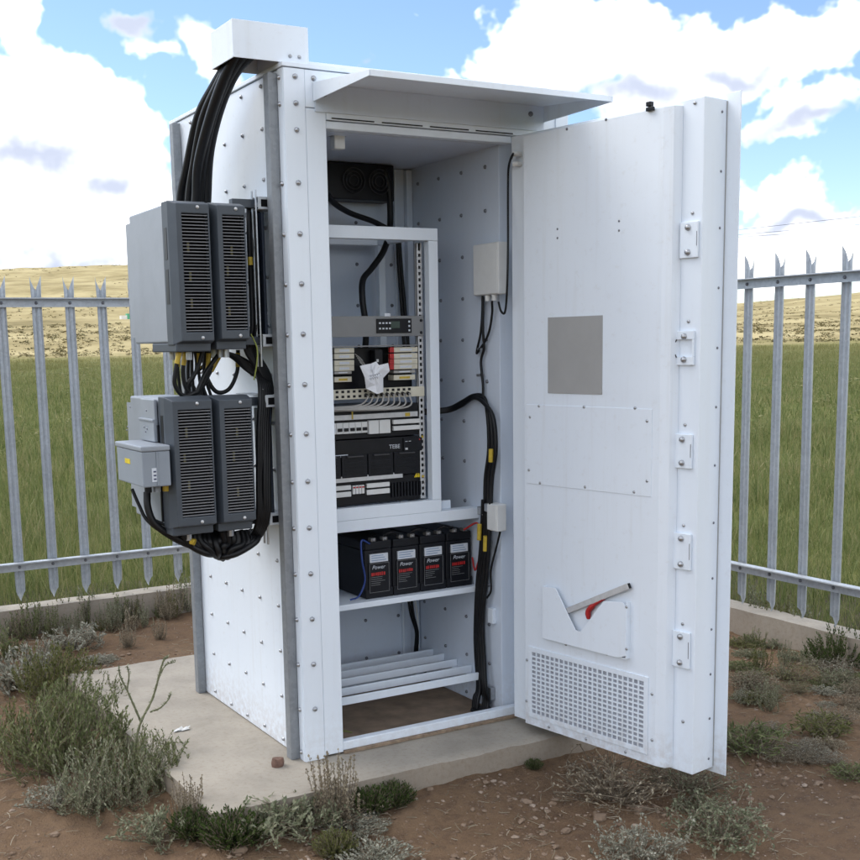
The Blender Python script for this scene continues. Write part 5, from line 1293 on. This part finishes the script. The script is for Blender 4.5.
# tall thick-stemmed stalk standing in the left shrubs
stk = thing('branching_stalk', 'tall bare forked stalk rising above the left shrubs before the slab', 'plant', ground(136, 790))
yk = ground(136, 790).y + 0.05
def S(u, v, dy=0.0): return atY(u, v, yk + dy)
for k, (pts, r0) in enumerate(((((134, 790), (136, 745), (141, 722), (152, 700), (158, 680), (163, 662), (168, 657)), 0.0085), (((141, 722), (134, 706), (127, 690), (120, 676), (119, 668)), 0.007), (((150, 712), (160, 708), (168, 700), (171, 694)), 0.0055), (((157, 682), (165, 666), (175, 662)), 0.005), (((127, 690), (129, 676), (127, 666)), 0.005))):
    c_ = crom([S(*p, 0.01 * i * (1 if k % 2 else -1)) for i, p in enumerate(pts)], 6)
    MB().tube(c_, [0.62 * r0 * (1 - 0.45 * i / len(c_)) * (1 + 0.18 * math.sin(i * 2.1)) for i in range(len(c_))], 7).build('stem', TWIG_G, stk, smooth=60)
    LV, LF = [], []; q = random.Random(k)
    for i in range(2, len(c_)):
        for _ in range(3):
            d = Vector((q.gauss(0, 1), q.gauss(0, 1), q.gauss(0.5, 0.6))); leaf(LV, LF, c_[i], d, Vector((0, 0, 1)), 0.012, 0.003)
    b = MB(); b.v = LV; b.f = LF; b.build('leaves', L_SAGE, stk)
# weeds along the back plinth
q = random.Random(21)
for k in range(26):
    u = 4 + k * 7.4 + q.uniform(-3, 3); v = 640 - u * 0.145 + q.uniform(-5, 9)
    P_('kerb_weed', 'small %s weed along the foot of the plinth under the left fence', 'weed', (u, v), ['weed', 'weed2', 'seed', 'weed'][k % 4], [L_SAGE, L_GREEN, L_DRY, L_YEL, L_SAGE][k % 5], q.uniform(0.38, 0.68), 'weeds along the back plinth')
for (u, v, sp_, m_, s_) in ((112, 618, 'weed2', L_GREEN, 0.9), (30, 640, 'weed', L_GREEN, 0.85), (84, 626, 'weed', L_SAGE, 0.8), (40, 668, 'weed2', L_SILVER, 0.9), (128, 648, 'seed', L_DRY, 0.45), (160, 640, 'seed', L_DRY, 0.4), (170, 618, 'weed', L_DRY, 0.8), (186, 612, 'weed', L_SAGE, 0.85), (6, 660, 'weed2', L_GREEN, 0.8)):
    P_('kerb_weed', 'larger %s weed in the soil strip between the left fence and the slab', 'weed', (u, v), sp_, m_, s_, 'larger weeds between left fence and slab')
# below and right of the door
P_('dry_weed', 'sprawling grey-brown twiggy weed under the door vent', 'weed', (612, 800), 'twiggy', L_DRY, 0.88)
P_('dry_weed', 'dark twiggy weed in the shade under the door outer corner', 'weed', (690, 790), 'twiggy', L_SAGE, 0.7)
P_('silver_mat', 'silvery curled weed at the bottom photo edge below the door', 'weed', (640, 862), 'silver', L_SILVER, 0.72)
P_('silver_mat', 'silver-green curled weed on the soil right below the door corner', 'weed', (724, 838), 'silver', L_SAGE, 0.78)
P_('silver_mat', 'thin grey weed just under the door corner', 'weed', (700, 812), 'silver2', L_SAGE, 0.55)
P_('grass_tuft', 'green grass tuft right beside the door edge', 'grass tuft', (752, 750), 'grassy', L_GREEN, 1.15)
P_('grass_tuft', 'green grass tuft in the soil at the right, away from the door', 'grass tuft', (820, 734), 'grassy', L_YEL, 0.95)
P_('grass_tuft', 'small green tuft at the right photo edge near the bottom', 'grass tuft', (852, 778), 'grassy', L_GREEN, 0.6)
P_('moss_cushion', 'tiny dark green tuft in the gravel before the slab, left of the door', 'plant', (508, 764), 'cushion', L_DARK, 0.42)
P_('shrub', 'dark green bushy shrub against the right plinth', 'shrub', (838, 664), 'tuft', L_DARK, 0.80)
q = random.Random(8)
for k in range(34):
    u = q.uniform(738, 868); vmin = 640 + (u - 735) * 0.33; v = vmin + q.uniform(-4, 62 if u < 800 else 34)
    P_('yard_weed', '%s weed in the patch between the open door and the right plinth', 'weed', (u, v), q.choice(['weed2', 'weed', 'silver2', 'mat', 'mat', 'twiggy', 'twiggy']), q.choice([L_SAGE, L_SAGE, L_SILVER, L_GREEN, L_DRY, L_YEL]), q.uniform(0.3, 0.58), 'weeds beside the right plinth')
for (u, v) in ((748, 625), (766, 634), (800, 640), (787, 636), (757, 632)):
    P_('tall_weed', 'tall %s weed standing against the right plinth', 'weed', (u, v), 'weed', q.choice([L_SAGE, L_YEL]), q.uniform(0.7, 1.0), 'upright weeds at the right plinth')
for k in range(14):
    u, v = q.uniform(738, 850), q.uniform(695, 765)
    P_('dry_weed', 'small %s weed flat on the soil right of the door', 'weed', (u, v), q.choice(['mat', 'twiggy']), q.choice([L_DRY, L_SILVER]), q.uniform(0.22, 0.42), 'dry weeds right of the door')
# a blade of grass inside the cabinet
bp_ = MB(); pts = crom([(0.175, 0.10, 0.006), (0.19, 0.09, 0.05), (0.225, 0.075, 0.045)], 6); bp_.tube(pts, [0.003] * 4 + [0.0045] * 6 + [0.004, 0.003, 0.001], 5)
tag(bp_.build('grass_sprout', L_YEL), 'single green sprout just inside the doorway', 'plant')

# gravel and stones on the soil
def gravel(n, seed, x0, x1, y0, y1, smin, smax):
    q = random.Random(seed); b = MB()
    base = [Vector(v_).normalized() for v_ in ((0, 0, 1), (0.9, 0, 0.3), (0.28, 0.85, 0.3), (-0.72, 0.53, 0.3), (-0.72, -0.53, 0.3), (0.28, -0.85, 0.3), (0.72, 0.53, -0.4), (-0.28, 0.85, -0.4), (-0.9, 0, -0.4), (-0.28, -0.85, -0.4), (0.72, -0.53, -0.4))]
    Fs = [(0, 1, 2), (0, 2, 3), (0, 3, 4), (0, 4, 5), (0, 5, 1), (1, 6, 2), (2, 7, 3), (3, 8, 4), (4, 9, 5), (5, 10, 1), (2, 6, 7), (3, 7, 8), (4, 8, 9), (5, 9, 10), (1, 10, 6)]
    for _ in range(n):
        x, y = q.uniform(x0, x1), q.uniform(y0, y1)
        if -0.47 < x < 1.39 and -0.28 < y < 1.65: continue
        if mnoise.noise(Vector((x * 2.2, y * 2.2, 8))) < q.uniform(-0.5, 0.35): continue
        s = smin * (smax / smin) ** (q.random() ** 2.6); sx, sy, sz = s * q.uniform(0.8, 1.5), s * q.uniform(0.7, 1.1), s * q.uniform(0.4, 0.8)
        a = q.uniform(0, 6.28); ca, sa = math.cos(a), math.sin(a); z = yard_h(x, y)
        V = []
        for p in base:
            k = q.uniform(0.75, 1.2); px, py = p.x * sx * k, p.y * sy * k; V.append((x + px * ca - py * sa, y + px * sa + py * ca, z + p.z * sz * k + sz * 0.2))
        b.add(V, Fs)
    return b
gv = gravel(6500, 4, -2.4, 2.85, -1.6, 2.9, 0.0035, 0.017); g2 = gravel(4500, 5, -0.6, 1.6, -1.5, -0.2, 0.003, 0.013)
gv.add(g2.v, g2.f)
g3 = gravel(11000, 6, -2.2, 2.8, -1.5, 2.8, 0.002, 0.008); gv.add(g3.v, g3.f)
tag(link('gravel', gv.mesh('gravel', STONE)), 'small stones and gravel scattered over the reddish soil', 'gravel', kind='stuff')
# dead stalks and straw littering the soil
b = MB(); q = random.Random(77)
for _ in range(6500):
    x, y = q.uniform(-2.2, 2.8), q.uniform(-1.5, 2.9)
    if -0.47 < x < 1.39 and -0.28 < y < 1.65: continue
    if mnoise.noise(Vector((x * 1.7, y * 1.7, 18))) < q.uniform(-0.35, 0.25): continue
    a = q.uniform(0, 6.28); l_ = q.uniform(0.015, 0.06); z = yard_h(x, y) + 0.004; d = Vector((math.cos(a), math.sin(a), q.uniform(-0.05, 0.3))) * l_
    b.tube([(x, y, z), Vector((x, y, z)) + d * 0.5 + Vector((q.gauss(0, .004), q.gauss(0, .004), 0)), Vector((x, y, z)) + d], 0.0011, 3, False)
tag(link('straw', b.mesh('straw', L_DRY)), 'dead stalks and straw littering the soil', 'straw', kind='stuff')
# individual things lying on the slab
def lump(name, label, cat, p, s, m, seed):
    q = random.Random(seed); b = gravel(0, 1, 0, 1, 0, 1, 1, 1)
    V = []; n = 10
    for i, (rr, zz) in enumerate(((0.85, 0.0), (1.0, 0.35), (0.8, 0.85))):
        for k in range(n):
            a = 2 * math.pi * k / n; f_ = q.uniform(0.85, 1.12); V.append((p.x + math.cos(a) * rr * s[0] * f_, p.y + math.sin(a) * rr * s[1] * f_, p.z + zz * s[2] * q.uniform(0.9, 1.1)))
    F = [(i * n + k, i * n + (k + 1) % n, (i + 1) * n + (k + 1) % n, (i + 1) * n + k) for i in range(2) for k in range(n)] + [tuple(range(2 * n, 3 * n))]
    b.v = V; b.f = F; return tag(b.build(name, m), label, cat)
lump('stone', 'brown stone chip on the slab beside the front galvanised strut', 'stone', atZ(278, 766, 0.0), (0.024, 0.020, 0.034), simple('brown_stone', (0.17, 0.10, 0.075), 0.9, var=0.3, scale=60, bmp=0.4), 3)
pt = atZ(182, 730, 0.004); b = MB(); q = random.Random(9)
for (dx, dy, w_) in ((-0.022, 0, 0.012), (-0.006, 0.006, 0.014), (0.012, 0.0, 0.016), (0.03, 0.012, 0.008)):
    b.add([(pt.x + dx - w_, pt.y + dy - w_ * .6, 0.004), (pt.x + dx + w_, pt.y + dy - w_ * .4, 0.006 + q.random() * .006), (pt.x + dx + w_ * .8, pt.y + dy + w_ * .7, 0.009 + q.random() * .006), (pt.x + dx - w_ * .9, pt.y + dy + w_ * .5, 0.005)], [(0, 1, 2, 3)])
b.add([(pt.x - 0.03, pt.y - 0.004, 0.0035), (pt.x + 0.03, pt.y - 0.004, 0.0035), (pt.x + 0.03, pt.y + 0.008, 0.0038), (pt.x - 0.03, pt.y + 0.008, 0.0038)], [(0, 1, 2, 3)])
tag(b.build('litter', simple('foil_litter', (0.62, 0.62, 0.60), 0.45, 0.1, 0.2, 80)), 'scrap of white foil litter lying on the slab', 'litter')
for k, (u, v, s_) in enumerate(((210, 836, 0.02), (600, 822, 0.02), (566, 833, 0.014), (640, 812, 0.018), (430, 800, 0.012), (750, 800, 0.014), (55, 836, 0.013), (240, 858, 0.022))):
    p = ground(u, v); p.z = yard_h(p.x, p.y) - 0.004
    lump('stone', 'fist-sized pale stone lying on the bare soil', 'stone', p, (s_ * 1.3, s_, s_ * 1.1), STONE, 50 + k)['group'] = 'pale stones on the soil'
